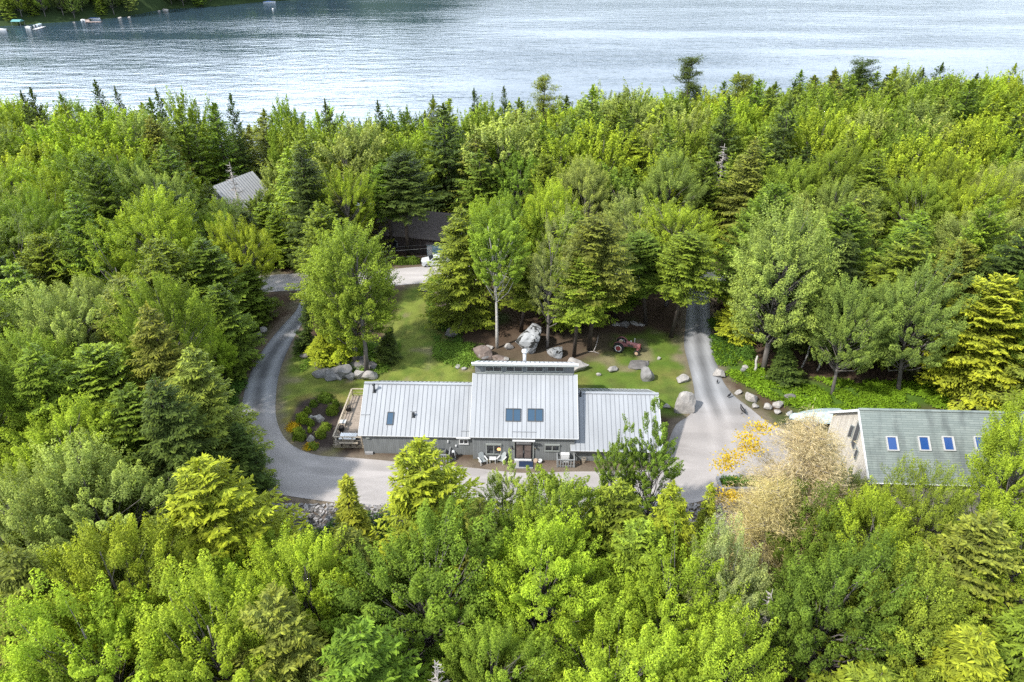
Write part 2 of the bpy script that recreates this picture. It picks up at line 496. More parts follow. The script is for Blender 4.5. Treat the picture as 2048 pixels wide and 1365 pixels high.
def groundmat():
    m, n, l, b = newmat('ground_soil_and_grass')
    b.inputs['Roughness'].default_value = .95; b.inputs['Specular IOR Level'].default_value = .1
    at = n.new('ShaderNodeAttribute'); at.attribute_name = 'soil'
    tc = n.new('ShaderNodeTexCoord')
    ns = n.new('ShaderNodeTexNoise'); ns.inputs['Scale'].default_value = 5; ns.inputs['Detail'].default_value = 8; ns.inputs['Roughness'].default_value = .75
    n2 = n.new('ShaderNodeTexNoise'); n2.inputs['Scale'].default_value = .6; n2.inputs['Detail'].default_value = 6
    l.new(tc.outputs['Object'], ns.inputs['Vector']); l.new(tc.outputs['Object'], n2.inputs['Vector'])
    a = n.new('ShaderNodeMath'); a.operation = 'MULTIPLY_ADD'; a.inputs[1].default_value = 1.3; a.inputs[2].default_value = .35
    l.new(ns.outputs['Fac'], a.inputs[0])
    a2 = n.new('ShaderNodeMath'); a2.operation = 'MULTIPLY_ADD'; a2.inputs[1].default_value = .8; a2.inputs[2].default_value = .6
    l.new(n2.outputs['Fac'], a2.inputs[0])
    a3 = n.new('ShaderNodeMath'); a3.operation = 'MULTIPLY'; l.new(a.outputs[0], a3.inputs[0]); l.new(a2.outputs[0], a3.inputs[1])
    sc = n.new('ShaderNodeVectorMath'); sc.operation = 'SCALE'; l.new(at.outputs['Color'], sc.inputs[0]); l.new(a3.outputs[0], sc.inputs['Scale'])
    l.new(sc.outputs[0], b.inputs['Base Color'])
    bp = n.new('ShaderNodeBump'); bp.inputs['Strength'].default_value = .7; bp.inputs['Distance'].default_value = .12
    l.new(ns.outputs['Fac'], bp.inputs['Height']); l.new(bp.outputs[0], b.inputs['Normal'])
    return m

def watermat():
    m, n, l, b = newmat('lake_water')
    b.inputs['Base Color'].default_value = (.03, .055, .08, 1)
    b.inputs['Roughness'].default_value = .09
    b.inputs['IOR'].default_value = 1.333
    b.inputs['Specular IOR Level'].default_value = .5
    tc = n.new('ShaderNodeTexCoord')
    mp = n.new('ShaderNodeMapping'); mp.inputs['Rotation'].default_value = (0, 0, math.radians(-28)); mp.inputs['Scale'].default_value = (.34, 1.0, 1)
    l.new(tc.outputs['Object'], mp.inputs[0])
    n1 = n.new('ShaderNodeTexNoise'); n1.inputs['Scale'].default_value = .55; n1.inputs['Detail'].default_value = 4; n1.inputs['Roughness'].default_value = .6
    l.new(mp.outputs[0], n1.inputs['Vector'])
    mp2 = n.new('ShaderNodeMapping'); mp2.inputs['Rotation'].default_value = (0, 0, math.radians(20)); mp2.inputs['Scale'].default_value = (.5, 1.2, 1)
    l.new(tc.outputs['Object'], mp2.inputs[0])
    n2 = n.new('ShaderNodeTexNoise'); n2.inputs['Scale'].default_value = .12; n2.inputs['Detail'].default_value = 3
    l.new(mp2.outputs[0], n2.inputs['Vector'])
    n3 = n.new('ShaderNodeTexNoise'); n3.inputs['Scale'].default_value = .012; n3.inputs['Detail'].default_value = 3     # wind patches
    mp3 = n.new('ShaderNodeMapping'); mp3.inputs['Rotation'].default_value = (0, 0, .35); mp3.inputs['Scale'].default_value = (.5, 1.7, 1)
    l.new(tc.outputs['Object'], mp3.inputs[0]); l.new(mp3.outputs[0], n3.inputs['Vector'])
    r3 = n.new('ShaderNodeMapRange'); r3.inputs['From Min'].default_value = .35; r3.inputs['From Max'].default_value = .65
    r3.inputs['To Min'].default_value = .3; r3.inputs['To Max'].default_value = 1.0; l.new(n3.outputs['Fac'], r3.inputs['Value'])
    ad = n.new('ShaderNodeMath'); ad.operation = 'MULTIPLY_ADD'; ad.inputs[1].default_value = 2.2; l.new(n2.outputs['Fac'], ad.inputs[0]); l.new(n1.outputs['Fac'], ad.inputs[2])
    bp = n.new('ShaderNodeBump'); bp.inputs['Distance'].default_value = .34
    l.new(r3.outputs[0], bp.inputs['Strength'])
    l.new(ad.outputs[0], bp.inputs['Height']); l.new(bp.outputs[0], b.inputs['Normal'])
    return m

def asphalt(name, light=1.0):
    m, n, l, b = newmat(name)
    b.inputs['Roughness'].default_value = .85; b.inputs['Specular IOR Level'].default_value = .25
    at = n.new('ShaderNodeAttribute'); at.attribute_name = 'wear_and_sun'
    tc = n.new('ShaderNodeTexCoord')
    n1 = n.new('ShaderNodeTexNoise'); n1.inputs['Scale'].default_value = 9; n1.inputs['Detail'].default_value = 6; n1.inputs['Roughness'].default_value = .7
    l.new(tc.outputs['Object'], n1.inputs['Vector'])
    a = n.new('ShaderNodeMath'); a.operation = 'MULTIPLY_ADD'; a.inputs[1].default_value = .5; a.inputs[2].default_value = .75
    l.new(n1.outputs['Fac'], a.inputs[0])
    mp = n.new('ShaderNodeMapping'); mp.inputs['Scale'].default_value = (.22, .9, 1); mp.inputs['Rotation'].default_value = (0, 0, .12)
    l.new(tc.outputs['Object'], mp.inputs[0])
    n2 = n.new('ShaderNodeTexNoise'); n2.inputs['Scale'].default_value = 1.0; n2.inputs['Detail'].default_value = 6; n2.inputs['Distortion'].default_value = .6
    l.new(mp.outputs[0], n2.inputs['Vector'])
    rp = n.new('ShaderNodeValToRGB'); rp.color_ramp.elements[0].position = .5; rp.color_ramp.elements[1].position = .68
    l.new(n2.outputs['Fac'], rp.inputs['Fac'])
    sp = n.new('ShaderNodeSeparateXYZ'); l.new(at.outputs['Vector'], sp.inputs[0])   # x brightness, y amount of painted sun dapples, z warm
    st = n.new('ShaderNodeMath'); st.operation = 'MULTIPLY'; l.new(rp.outputs[0], st.inputs[0]); l.new(sp.outputs['Y'], st.inputs[1])
    v = n.new('ShaderNodeMath'); v.operation = 'MULTIPLY'; l.new(sp.outputs['X'], v.inputs[0]); l.new(a.outputs[0], v.inputs[1])
    cm = n.new('ShaderNodeMix'); cm.data_type = 'RGBA'
    cm.inputs['A'].default_value = (.215 * light, .222 * light, .235 * light, 1); cm.inputs['B'].default_value = (.315 * light, .292 * light, .28 * light, 1)
    l.new(sp.outputs['Z'], cm.inputs['Factor'])
    sc = n.new('ShaderNodeVectorMath'); sc.operation = 'SCALE'; l.new(cm.outputs['Result'], sc.inputs[0]); l.new(v.outputs[0], sc.inputs['Scale'])
    mx = n.new('ShaderNodeMix'); mx.data_type = 'RGBA'; mx.inputs['B'].default_value = (.4, .37, .355, 1)  # pale colour of the painted sun dapples
    l.new(st.outputs[0], mx.inputs['Factor']); l.new(sc.outputs[0], mx.inputs['A']); l.new(mx.outputs['Result'], b.inputs['Base Color'])
    bp = n.new('ShaderNodeBump'); bp.inputs['Strength'].default_value = .25; bp.inputs['Distance'].default_value = .02
    l.new(n1.outputs['Fac'], bp.inputs['Height']); l.new(bp.outputs[0], b.inputs['Normal'])
    return m

# ------------------------------------------------------------------ the lie of the land
LAKE_Z = -8.0
SHORE = [(-400, 190), (-150, 176), (-100, 170), (-60, 160), (-25, 157), (10, 172), (40, 186), (80, 196), (150, 198), (400, 210)]
FAR = [(-1500, 430), (-600, 440)] + PP([(-60, 56), (0, 53), (30, 52), (60, 48), (100, 47), (150, 43), (200, 39), (260, 36), (290, 28), (330, 18), (400, 16), (480, 9), (540, 3), (640, -2), (700, -4), (800, -9)], LAKE_Z) + [(100, 860), (300, 900), (1500, 950)]
def shore(x): return np.interp(x, [p[0] for p in SHORE], [p[1] for p in SHORE]) + 3 * (vnoise(x, 0, 14, 3) - .5)
def farshore(x): return np.interp(x, [p[0] for p in FAR], [p[1] for p in FAR]) + 8 * (vnoise(x, 0, 25, 5) - .5)
DRIVE_PX = [(612, 583), (600, 605), (590, 625), (562, 655), (530, 695), (505, 738), (490, 780), (483, 820), (484, 855), (492, 900), (495, 940), (492, 980),
            (560, 990), (640, 1002), (740, 1014), (860, 1022), (1000, 1026), (1200, 1020), (1390, 1006), (1425, 985), (1450, 972), (1530, 966), (1600, 950), (1625, 905),
            (1590, 868), (1545, 852), (1500, 817), (1466, 790), (1443, 757), (1430, 710), (1422, 660), (1418, 600), (1412, 565), (1406, 556),
            (1376, 556), (1374, 600), (1371, 650), (1368, 690), (1375, 722), (1385, 762), (1389, 795), (1380, 830), (1352, 850), (1335, 890), (1322, 934),
            (1230, 943), (1150, 944), (1078, 946), (1030, 946), (940, 936), (860, 931), (760, 921), (700, 916), (640, 912), (600, 900), (572, 880), (556, 850), (551, 820),
            (553, 780), (560, 742), (576, 700), (597, 660), (618, 624), (640, 600), (652, 585)]
DRIVE = PP(smooth(DRIVE_PX, 3))
ROADC = PP([(180, 640), (380, 590), (560, 566), (700, 563), (850, 550), (1000, 545), (1200, 548), (1400, 556), (1600, 575), (1900, 600), (2300, 620)])
ROADC = smooth(ROADC, 5, False)
LAWN = [PP(q) for q in (
    [(553, 760), (575, 705), (600, 690), (650, 715), (760, 705), (790, 690), (780, 640), (795, 600), (810, 572), (890, 568), (885, 610), (868, 640), (880, 662), (925, 700), (948, 725),
     (948, 800), (730, 800), (728, 830), (690, 870), (665, 915), (600, 895), (560, 860), (550, 810)],
    [(1140, 735), (1190, 700), (1215, 672), (1300, 660), (1360, 680), (1376, 700), (1386, 745), (1392, 795), (1365, 832), (1310, 830), (1150, 800)])]
FERNY = [PP(q) for q in (
    [(1440, 735), (1470, 755), (1560, 800), (1650, 830), (1880, 810), (1880, 775), (1700, 770), (1560, 760), (1480, 725), (1435, 690)],
    [(870, 690), (950, 690), (960, 720), (930, 735), (880, 715)],
    [(600, 690), (800, 690), (760, 750), (610, 745)],
    [(860, 560), (900, 560), (900, 610), (870, 610)])]
BED = PP(smooth([(600, 805), (650, 797), (690, 812), (693, 850), (672, 885), (640, 905), (605, 898), (585, 865), (588, 830)], 3))
DIRT = PP([(690, 908), (840, 918), (945, 922), (1150, 928), (1330, 925), (1330, 945), (1150, 950), (1000, 945), (860, 938), (690, 922)])
ASHPATCH = PP([(1070, 665), (1220, 660), (1230, 700), (1150, 730), (950, 725), (930, 700), (990, 690)])

def ground_z(x, y):
    x = np.asarray(x, float); y = np.asarray(y, float)
    z = np.zeros(np.broadcast(x, y).shape)
    sh = shore(x); fs = farshore(x)
    z = z - 8.4 * sstep(-48, 0, y - sh) - 5 * sstep(0, 12, y - sh)
    z = np.where(y > sh + 30, -13.4, z)
    up = np.clip((y - fs), -12, 1e9)
    hf = .3 + .7 * sstep(0, -110, x)
    zf = np.where(up < 0, -13.4 + 5.4 * (up + 12) / 12, -8 + hf * np.minimum(up * .36, 66 + 16 * vnoise(x, y, 120, 2)))
    z = np.where(y > fs - 12, zf, z)
    yb = 47.6 - 7.5 * sstep(19, 27, x)
    z = z - 3.6 * sstep(0, 8, yb - y)
    open_ = np.maximum.reduce([sstep(-8, -1, sdist(x, y, DRIVE)), sstep(-8, -1, sdist(x, y, LAWN[0])), sstep(-8, -1, sdist(x, y, LAWN[1])),
                               sstep(12, 5, seg_dist(x, y, ROADC)), sstep(26, 20, np.hypot(x - 37, y - 50))])
    wild = (1 - open_) * (y < sh)
    z = z + wild * ((vnoise(x, y, 9, 1) - .5) * 1.0 + (vnoise(x, y, 30, 4) - .5) * 1.6)
    return z
def gz(x, y): return float(ground_z(np.array([x]), np.array([y]))[0])

def axis(lo, a, b, hi, fine, grow=1.09):
    v = list(np.arange(a, b + 1e-6, fine))
    s = fine
    while v[-1] < hi: s = min(s * grow, 14); v.append(v[-1] + s)
    s = fine; left = []; q = a
    while q > lo: s = min(s * grow, 14); q -= s; left.append(q)
    return np.array(left[::-1] + v)

def build_terrain():
    xs = axis(-900, -38, 50, 900, .45); ys = axis(-40, 44, 104, 1500, .45)
    X, Y = np.meshgrid(xs, ys)
    x = X.ravel(); y = Y.ravel()
    z = ground_z(x, y)
    nx, ny = len(xs), len(ys)
    co = np.stack([x, y, z], 1)
    i = np.arange(nx * ny).reshape(ny, nx)
    f = np.stack([i[:-1, :-1].ravel(), i[:-1, 1:].ravel(), i[1:, 1:].ravel(), i[1:, :-1].ravel()], 1)
    # colours of soil, grass and mulch as they lie on the ground
    n1 = vnoise(x, y, 1.3, 7); n2 = vnoise(x, y, 4.5, 8); n3 = vnoise(x, y, .8, 9)
    col = np.array([.085, .058, .04])[None] * (0.75 + .5 * n2[:, None]) * np.ones((len(x), 1))
    def mixin(c, w):
        nonlocal col
        w = np.clip(w, 0, 1)[:, None]
        col = col * (1 - w) + np.array(c)[None] * w
    mixin((.05, .085, .02), sstep(.55, .8, n2) * .7)
    mixin((.03, .05, .018), (y > 400) * 1.0)
    for fp in FERNY: mixin((.07, .13, .018), sstep(-1.5, 1.0, sdist(x, y, fp) + (n1 - .5) * 1.5))
    g = [sstep(-1.2, 1.0, sdist(x, y, L) + (n1 - .5) * 1.6 + (n2 - .5) * 1.0) for L in LAWN]
    gl = np.maximum(g[0], g[1])
    mixin((.16, .195, .038), g[0]); mixin((.105, .155, .026), g[1])
    mixin((.17, .165, .045), gl * sstep(.5, .85, n2) * .75)
    mixin((.06, .12, .018), gl * sstep(.55, .8, n3) * .45)
    mixin((.09, .085, .035), gl * sstep(.6, .85, vnoise(x, y, 1.1, 15)) * .35)
    mixin((.21, .17, .11), gl * sstep(.72, .9, vnoise(x, y, 2.2, 12)) * .7)
    mixin((.095, .07, .05), sstep(-1.5, 1, sdist(x, y, ASHPATCH) + (n1 - .5) * 2) * .9)
    mixin((.055, .042, .036), sstep(-.5, .4, sdist(x, y, BED) + (n1 - .5)))
    mixin((.19, .16, .05), sstep(.9, .2, np.abs(sdist(x, y, BED) + .7)) * n3 * .9)
    mixin((.13, .10, .078), sstep(-.6, .3, sdist(x, y, DIRT) + (n3 - .5) * .8))
    dr = -sdist(x, y, DRIVE)
    mixin((.17, .14, .105), sstep(1.5, .1, dr + (n3 - .5) * 1.2) * .8)
    mixin((.16, .13, .095), sstep(5.5, 3.0, seg_dist(x, y, ROADC) + n1) * .7)
    mixin((.16, .145, .135), sstep(0, 1, 46.8 - y) * sstep(9, 7, np.abs(y - 42)) * sstep(26, 20, np.abs(x + 2)) * .8)
    me = bpy.data.meshes.new('terrain')
    me.vertices.add(len(co)); me.vertices.foreach_set('co', co.ravel())
    me.loops.add(len(f) * 4); me.loops.foreach_set('vertex_index', f.ravel())
    me.polygons.add(len(f)); me.polygons.foreach_set('loop_start', np.arange(0, len(f) * 4, 4))
    me.polygons.foreach_set('use_smooth', np.ones(len(f), bool))
    a = me.attributes.new('soil', 'FLOAT_COLOR', 'POINT')
    a.data.foreach_set('color', np.concatenate([col, np.ones((len(x), 1))], 1).ravel())
    me.update(); me.validate()
    me.materials.append(groundmat())
    tag(link('terrain', me), kind='structure')
build_terrain()

def sheet(name, poly, fn, m, z=.03, step=.42):
    xs = [p[0] for p in poly]; ys = [p[1] for p in poly]
    gx, gy = np.meshgrid(np.arange(min(xs), max(xs), step), np.arange(min(ys), max(ys), step))
    gx = gx.ravel(); gy = gy.ravel()
    k = sdist(gx, gy, poly) > .25
    pts = [Vector(p) for p in poly] + [Vector((a, b)) for a, b in zip(gx[k], gy[k])]
    n = len(poly)
    v, e, f, *_ = geometry.delaunay_2d_cdt(pts, [(i, (i + 1) % n) for i in range(n)], [], 1, 1e-4)
    vx = np.array([p[0] for p in v]); vy = np.array([p[1] for p in v])
    zz = np.maximum(ground_z(vx, vy), -.0) + z
    me = bpy.data.meshes.new(name)
    me.from_pydata([(a, b, c) for a, b, c in zip(vx, vy, zz)], [], [tuple(q) for q in f])
    a = me.attributes.new('wear_and_sun', 'FLOAT_VECTOR', 'POINT')
    a.data.foreach_set('vector', fn(vx, vy).ravel().astype(np.float32))
    me.polygons.foreach_set('use_smooth', [True] * len(me.polygons))
    me.materials.append(m); me.update()
    return tag(link(name, me), kind='structure')

CL1 = smooth(PP([(628, 590), (600, 640), (556, 690), (529, 740), (517, 790), (517, 840), (530, 885), (580, 925), (660, 948), (800, 965), (1000, 975)]), 4, False)
CL2 = smooth(PP([(1392, 560), (1396, 620), (1398, 690), (1408, 740), (1420, 790), (1440, 850), (1450, 950)]), 4, False)
def wear_and_sun(x, y):
    d1 = seg_dist(x, y, CL1); d2 = seg_dist(x, y, CL2)
    d = np.minimum(d1, d2)
    narrow = np.maximum(sstep(58, 63, y), .25 * sstep(48, 56, y))
    nn = vnoise(x, y, 1.6, 21)
    tr = np.exp(-((d - .95) / .42) ** 2)
    b = 1.0 + narrow * (tr * .5 - .24 * np.exp(-(d / .4) ** 2) - .1) + (nn - .5) * .14
    edge = sdist(x, y, DRIVE)
    b = b - .16 * sstep(.62, .8, vnoise(x, y, 5.5, 61)) - .10 * sstep(.6, .75, vnoise(x * .4, y * 1.6, 2.2, 62))
    b = b - .25 * sstep(.35, 0, edge + (vnoise(x, y, .9, 63) - .5) * .5)
    b = b + .25 * sstep(.8, 0, edge) * (1 - sstep(60, 75, y))
    warm = 1 - sstep(58, 66, y) * .9
    apron = sstep(58, 54, y) * sstep(22, 14, x) * sstep(46.5, 48.5, y) * sstep(-26, -18, x)  # area where sunlight between tree shadows is painted into the surface colour
    return np.stack([b, apron * .85, warm], 1)
sheet('driveway', DRIVE, wear_and_sun, asphalt('driveway_gravel_asphalt'))
def strip_poly(line, hw):
    L = []; R = []
    for i, p in enumerate(line):
        a = line[max(i - 1, 0)]; b = line[min(i + 1, len(line) - 1)]
        t = Vector((b[0] - a[0], b[1] - a[1])).normalized()
        L.append((p[0] - t.y * hw, p[1] + t.x * hw)); R.append((p[0] + t.y * hw, p[1] - t.x * hw))
    return L + R[::-1]
sheet('road', strip_poly(ROADC, 2.9), lambda x, y: np.stack([1.05 + .25 * np.exp(-((seg_dist(x, y, ROADC) - .9) / .5) ** 2) + (vnoise(x, y, 2, 5) - .5) * .1, 0 * x, 0 * x + .8], 1),
      asphalt('pale_public_asphalt', 1.25), z=.05, step=.8)

# lake
wm = MB(); wm.face([(-1800, 60, LAKE_Z), (1800, 60, LAKE_Z), (1800, 1400, LAKE_Z), (-1800, 1400, LAKE_Z)])
tag(wm.build('lake_water', watermat()), kind='structure')

# ------------------------------------------------------------------ main house
RZ = math.radians(-1.6)
O = P(946, 918)
house = thing('house', (O[0], O[1], 0), 'long grey house with pale standing seam metal roofs and raised row of high windows', 'house', rz=RZ)
_cr, _sr = math.cos(RZ), math.sin(RZ)
def HL(px, py, z=0):            # picture direction -> house coordinates at height z
    x, y, _ = P(px, py, z); x -= O[0]; y -= O[1]
    return (x * _cr + y * _sr, -x * _sr + y * _cr)
def HW(u, w, z=0):
    return (O[0] + u * _cr - w * _sr, O[1] + u * _sr + w * _cr, z)

def walls(name, u0, u1, w0, w1, h, parent, m, gable=None):
    mb = MB()
    mb.box(u0, u1, w0, w1, -.3, h)
    if gable:                   # (ridge w, ridge z)
        gw, gzz = gable
        for u in (u0, u1 - .12):
            b = [(u, w0, h), (u + .12, w0, h), (u + .12, w1, h), (u, w1, h)]
            mb.face([(u, w0, h), (u, gw, gzz), (u, w1, h)]); mb.face([(u + .12, w0, h), (u + .12, w1, h), (u + .12, gw, gzz)])
    return mb.build(name, m, parent)

def slope(name, u0, u1, a, b, parent, pitch=.46, th=.16, mats=None, seams=True):
    mb = MB()
    L = math.hypot(b[0] - a[0], b[1] - a[1]); t = np.array([0, (b[0] - a[0]) / L, (b[1] - a[1]) / L])
    n = np.array([0, -t[2], t[1]]);
    if n[2] < 0: n = -n
    o = np.array([0, a[0], a[1]])
    mb.obox(o, (1, 0, 0), t, n, (u0, u1), (0, L), (-th, 0), 0)
    mb.obox(o, (1, 0, 0), t, n, (u0 - .03, u1 + .03), (-.03, 0), (-th - .03, .025), 2)
    for ue in ((u0 - .04, u0), (u1, u1 + .04)):
        mb.obox(o, (1, 0, 0), t, n, ue, (-.03, L), (-th - .03, .03), 2)
    if seams:
        k = int(round((u1 - u0) / pitch)); p = (u1 - u0) / k
        for i in range(1, k):
            u = u0 + i * p
            mb.obox(o, (1, 0, 0), t, n, (u - .014, u + .014), (.01, L - .02), (0, .045), 1)
    ob = mb.build(name, mats or [M['roof'], M['seam'], M['white']], parent)
    return ob, o, t, n, L

def window(parent, u0, u1, z0, z1, w, name='window', panes=2, hood=False, trim=None, glass=None):
    f = MB(); d = .07
    f.box(u0 - .08, u1 + .08, w - d, w + .02, z1, z1 + .09); f.box(u0 - .1, u1 + .1, w - d - .03, w + .02, z0 - .09, z0)
    f.box(u0 - .08, u0, w - d, w + .02, z0, z1); f.box(u1, u1 + .08, w - d, w + .02, z0, z1)
    for k in range(1, panes):
        u = u0 + (u1 - u0) * k / panes
        f.box(u - .045, u + .045, w - d, w + .02, z0, z1)
    g = MB(); g.box(u0, u1, w - .02, w - .005, z0, z1)
    o = f.build(name, trim or M['trim'], parent)
    g.build('pane', glass or M['glass'], o)
    if hood:
        h = MB(); h.box(u0 - .1, u1 + .1, w - .13, w - .0, z1 + .1, z1 + .24); h.build('window_hood', M['trim'], o)
    return o

# --- left wing
u_l = HL(729, 907)[0]
wl0 = HL(840, 908.4)[1]
walls('left_wing_wall', u_l, -.02, wl0, wl0 + 9.4, 2.42, house, M['wall'], (wl0 + 4.7, 5.2))
L0 = (wl0 - .3, 2.47); L1 = (HL(729.6, 766, 5.5)[1], 5.5)
lw_r, lo, lt, ln, lL = slope('left_wing_roof', u_l - .3, -.17, L0, L1, house)
slope('left_wing_rear_roof', u_l - .3, -.17, (L1[0] * 2 - L0[0], 2.47), (L1[0] + .0, 5.5 - .0), house)
rc = MB(); rc.obox((0, L1[0], 5.5), (1, 0, 0), (0, 1, 0), (0, 0, 1), (u_l - .35, -.15), (-.17, .17), (-.05, .06)); rc.build('ridge_cap', M['roof'], house)

def on_slope(o, t, n, px, py, z0):      # pixel -> (u, s) on a slope
    # intersect ray with plane in house coords
    d = ray(px, py); dx, dy = d[0] * _cr + d[1] * _sr, -d[0] * _sr + d[1] * _cr
    ox, oy = -O[0] * _cr - O[1] * _sr, O[0] * _sr - O[1] * _cr
    org = np.array([ox, oy, CAMH]); dr = np.array([dx, dy, d[2]])
    k = np.dot(o - org, n) / np.dot(dr, n); q = org + dr * k
    return q[0], float(np.dot(q - o, t))

def skylight(o, t, n, px0, py0, px1, py1, parent, panes=1, glass=None, frame=None, name='skylight'):
    ua, sa = on_slope(o, t, n, (px0), py1, 0); ub, sb = on_slope(o, t, n, px1, py0, 0)
    e = (1, 0, 0); f = MB(); g = MB(); w = .06
    f.obox(o, e, t, n, (ua, ub), (sa, sa + w), (0, .11)); f.obox(o, e, t, n, (ua, ub), (sb - w * 1.6, sb), (0, .13))
    f.obox(o, e, t, n, (ua, ua + w), (sa + w, sb - w * 1.6), (0, .11)); f.obox(o, e, t, n, (ub - w, ub), (sa + w, sb - w * 1.6), (0, .11))
    for k in range(1, panes):
        u = ua + (ub - ua) * k / panes
        f.obox(o, e, t, n, (u - w, u + w), (sa + w, sb - w * 1.6), (0, .115))
    g.obox(o, e, t, n, (ua + w * .5, ub - w * .5), (sa + w * .5, sb - w), (.0, .085))
    ob = f.build(name, frame or M['dark'], parent); g.build('pane', glass or M['skyglass'], ob)
    return ob
skylight(lo, lt, ln, 772.5, 825, 788.5, 850.5, house)
def flue(o, t, n, px, py, h, r, parent, capm=None, name='flue_pipe'):
    u, s = on_slope(o, t, n, px, py, 0); b = o + t * s; b = np.array([u, b[1], b[2]])
    mb = MB(); mb.cyl(b - [0, 0, .1], b + [0, 0, h], r); mb.obox(b, (1, 0, 0), t, n, (-r * 2, r * 2), (-r * 2, r * 2), (0, .03))
    mb.cyl(b + [0, 0, h], b + [0, 0, h + .12], r * 1.6, r * 1.6)
    mb.cyl(b + [0, 0, h + .12], b + [0, 0, h + .2], r * 1.6, r * .4)
    return mb.build(name, capm or M['steel'], parent, True)
flue(lo, lt, ln, 749, 783, .75, .1, house, M['dark'])
flue(lo, lt, ln, 827, 833, .3, .09, house, M['dark'], 'roof_vent')
def snowguard(o, t, n, px0, px1, py, parent):
    ua, sa = on_slope(o, t, n, px0, py, 0); ub, _ = on_slope(o, t, n, px1, py, 0)
    mb = MB(); mb.obox(o, (1, 0, 0), t, n, (ua, ub), (sa, sa + .04), (.07, .12))
    k = max(2, int((ub - ua) / .9))
    for i in range(k + 1):
        u = ua + (ub - ua - .05) * i / k; mb.obox(o, (1, 0, 0), t, n, (u, u + .05), (sa, sa + .08), (0, .1))
    return mb.build('snow_rail', M['steel'], parent)
snowguard(lo, lt, ln, 922, 940, 863, house); snowguard(lo, lt, ln, 722, 739, 830, house); snowguard(lo, lt, ln, 821, 832, 824, house)
def wall_uz(px, py, w):         # pixel on a wall plane at depth w -> (u, z)
    d = ray(px, py); dy = -d[0] * _sr + d[1] * _cr; dx = d[0] * _cr + d[1] * _sr
    ox, oy = -O[0] * _cr - O[1] * _sr, O[0] * _sr - O[1] * _cr
    k = (w - oy) / dy
    return ox + dx * k, CAMH + d[2] * k
a = wall_uz(920, 887, wl0); b = wall_uz(935, 879.6, wl0)
window(house, a[0], b[0], a[1], b[1], wl0, trim=M['white'])
def fixture(px, py, w, rx, rz, name, m, d=.09, bulb=None):
    u, z = wall_uz(px, py, w); mb = MB(); mb.box(u - rx, u + rx, w - d, w + .01, z - rz, z + rz)
    mb.box(u - rx * .7, u + rx * .7, w - d - .03, w - d, z - rz * .7, z + rz * .7)
    return mb.build(name, m, house)
fixture(736, 875, wl0, .22, .16, 'wall_vent', M['trim'])
fixture(896, 883, wl0, .06, .14, 'wall_light', M['white']); fixture(912, 891.5, wl0, .08, .09, 'power_outlet_box', M['white'])
g_ = MB(); ga = wall_uz(913, 873, wl0 - .1)[0]; g_.box(ga, -.2, wl0 - .42, wl0 - .335, 2.36, 2.47); g_.build('gutter', M['white'], house)
g_ = MB(); g_.box(u_l + .1, u_l + .9, wl0 - .25, wl0 - .02, 0, .25); g_.build('foundation_block', M['stone'], house)

# --- centre block
u_c = HL(1147, 922)[0]
walls('centre_wall', 0, u_c, 0, 10.5, 2.95, house, M['wall'], (5.1, 6.5))
C0 = (-.32, 3.0); cz = 6.75; C1 = (HL(945.6, 746.6, cz)[1], cz)
c_r, co_, ct, cn, cL = slope('centre_roof', -.2, u_c + .3, C0, C1, house)
clz0, clz1 = cz - .15, cz + 1.35
cw = C1[0] - .05
mb = MB(); mb.hexa([(.02, cw, 2.95), (u_c - .02, cw, 2.95), (u_c - .02, cw + 5.2, 2.95), (.02, cw + 5.2, 2.95), (.02, cw, clz1 - .13), (u_c - .02, cw, clz1 - .13), (u_c - .02, cw + 5.2, clz1 - 3.55), (.02, cw + 5.2, clz1 - 3.55)]); mb.build('clerestory_wall', M['wall'], house)
bw = MB(); bw.box(.1, u_c - .1, cw - .07, cw, cz + .02, cz + .16); bw.build('flashing', M['trim'], house)
for k in range(4):
    px0 = (207, 377, 546, 714)[k] / 4.096 + 920; px1 = (343, 512, 682, 852)[k] / 4.096 + 920
    a = wall_uz(px0, 741.4, cw); b = wall_uz(px1, 734.4, cw)
    window(house, a[0] + .05, b[0] - .05, a[1], b[1], cw, 'clerestory_window', glass=M['glass'])
# top roof: shed sloping to the back
k0 = (cw - .42, clz1 + .22); k1 = (cw + 5.6, clz1 - 3.4)
mb = MB()
tt = np.array([0, k1[0] - k0[0], k1[1] - k0[1]]); TL = np.linalg.norm(tt); tt /= TL; tn = np.array([0, -tt[2], tt[1]])
mb.obox((0, k0[0], k0[1]), (1, 0, 0), tt, tn, (-.2, u_c + .3), (0, TL), (-.2, 0))
mb.obox((0, k0[0], k0[1]), (1, 0, 0), tt, tn, (-.25, u_c + .35), (-.05, 0), (-.3, -.02), 1)
mb.obox((0, k0[0], k0[1]), (1, 0, 0), tt, tn, (-.28, u_c + .38), (-.12, -.05), (-.13, .05), 0)
for i in range(1, 22):
    u = -.2 + i * .48
    mb.obox((0, k0[0], k0[1]), (1, 0, 0), tt, tn, (u - .02, u + .02), (.3, TL), (0, .05), 2)
mb.build('clerestory_roof', [M['white'], M['trim'], M['seam']], house)
# chimney flue behind the top roof
fu, fw = HL(1049, 722, clz1)
cb = np.array([fu, fw + .5, clz1 - .4])
mb = MB(); mb.cyl(cb, cb + [0, 0, 1.1], .17, n=14); mb.cyl(cb + [0, 0, 1.1], cb + [0, 0, 1.32], .3, .3, n=14); mb.cyl(cb + [0, 0, 1.32], cb + [0, 0, 1.42], .3, .12, n=14)
mb.build('chimney_flue', M['white'], house, True)
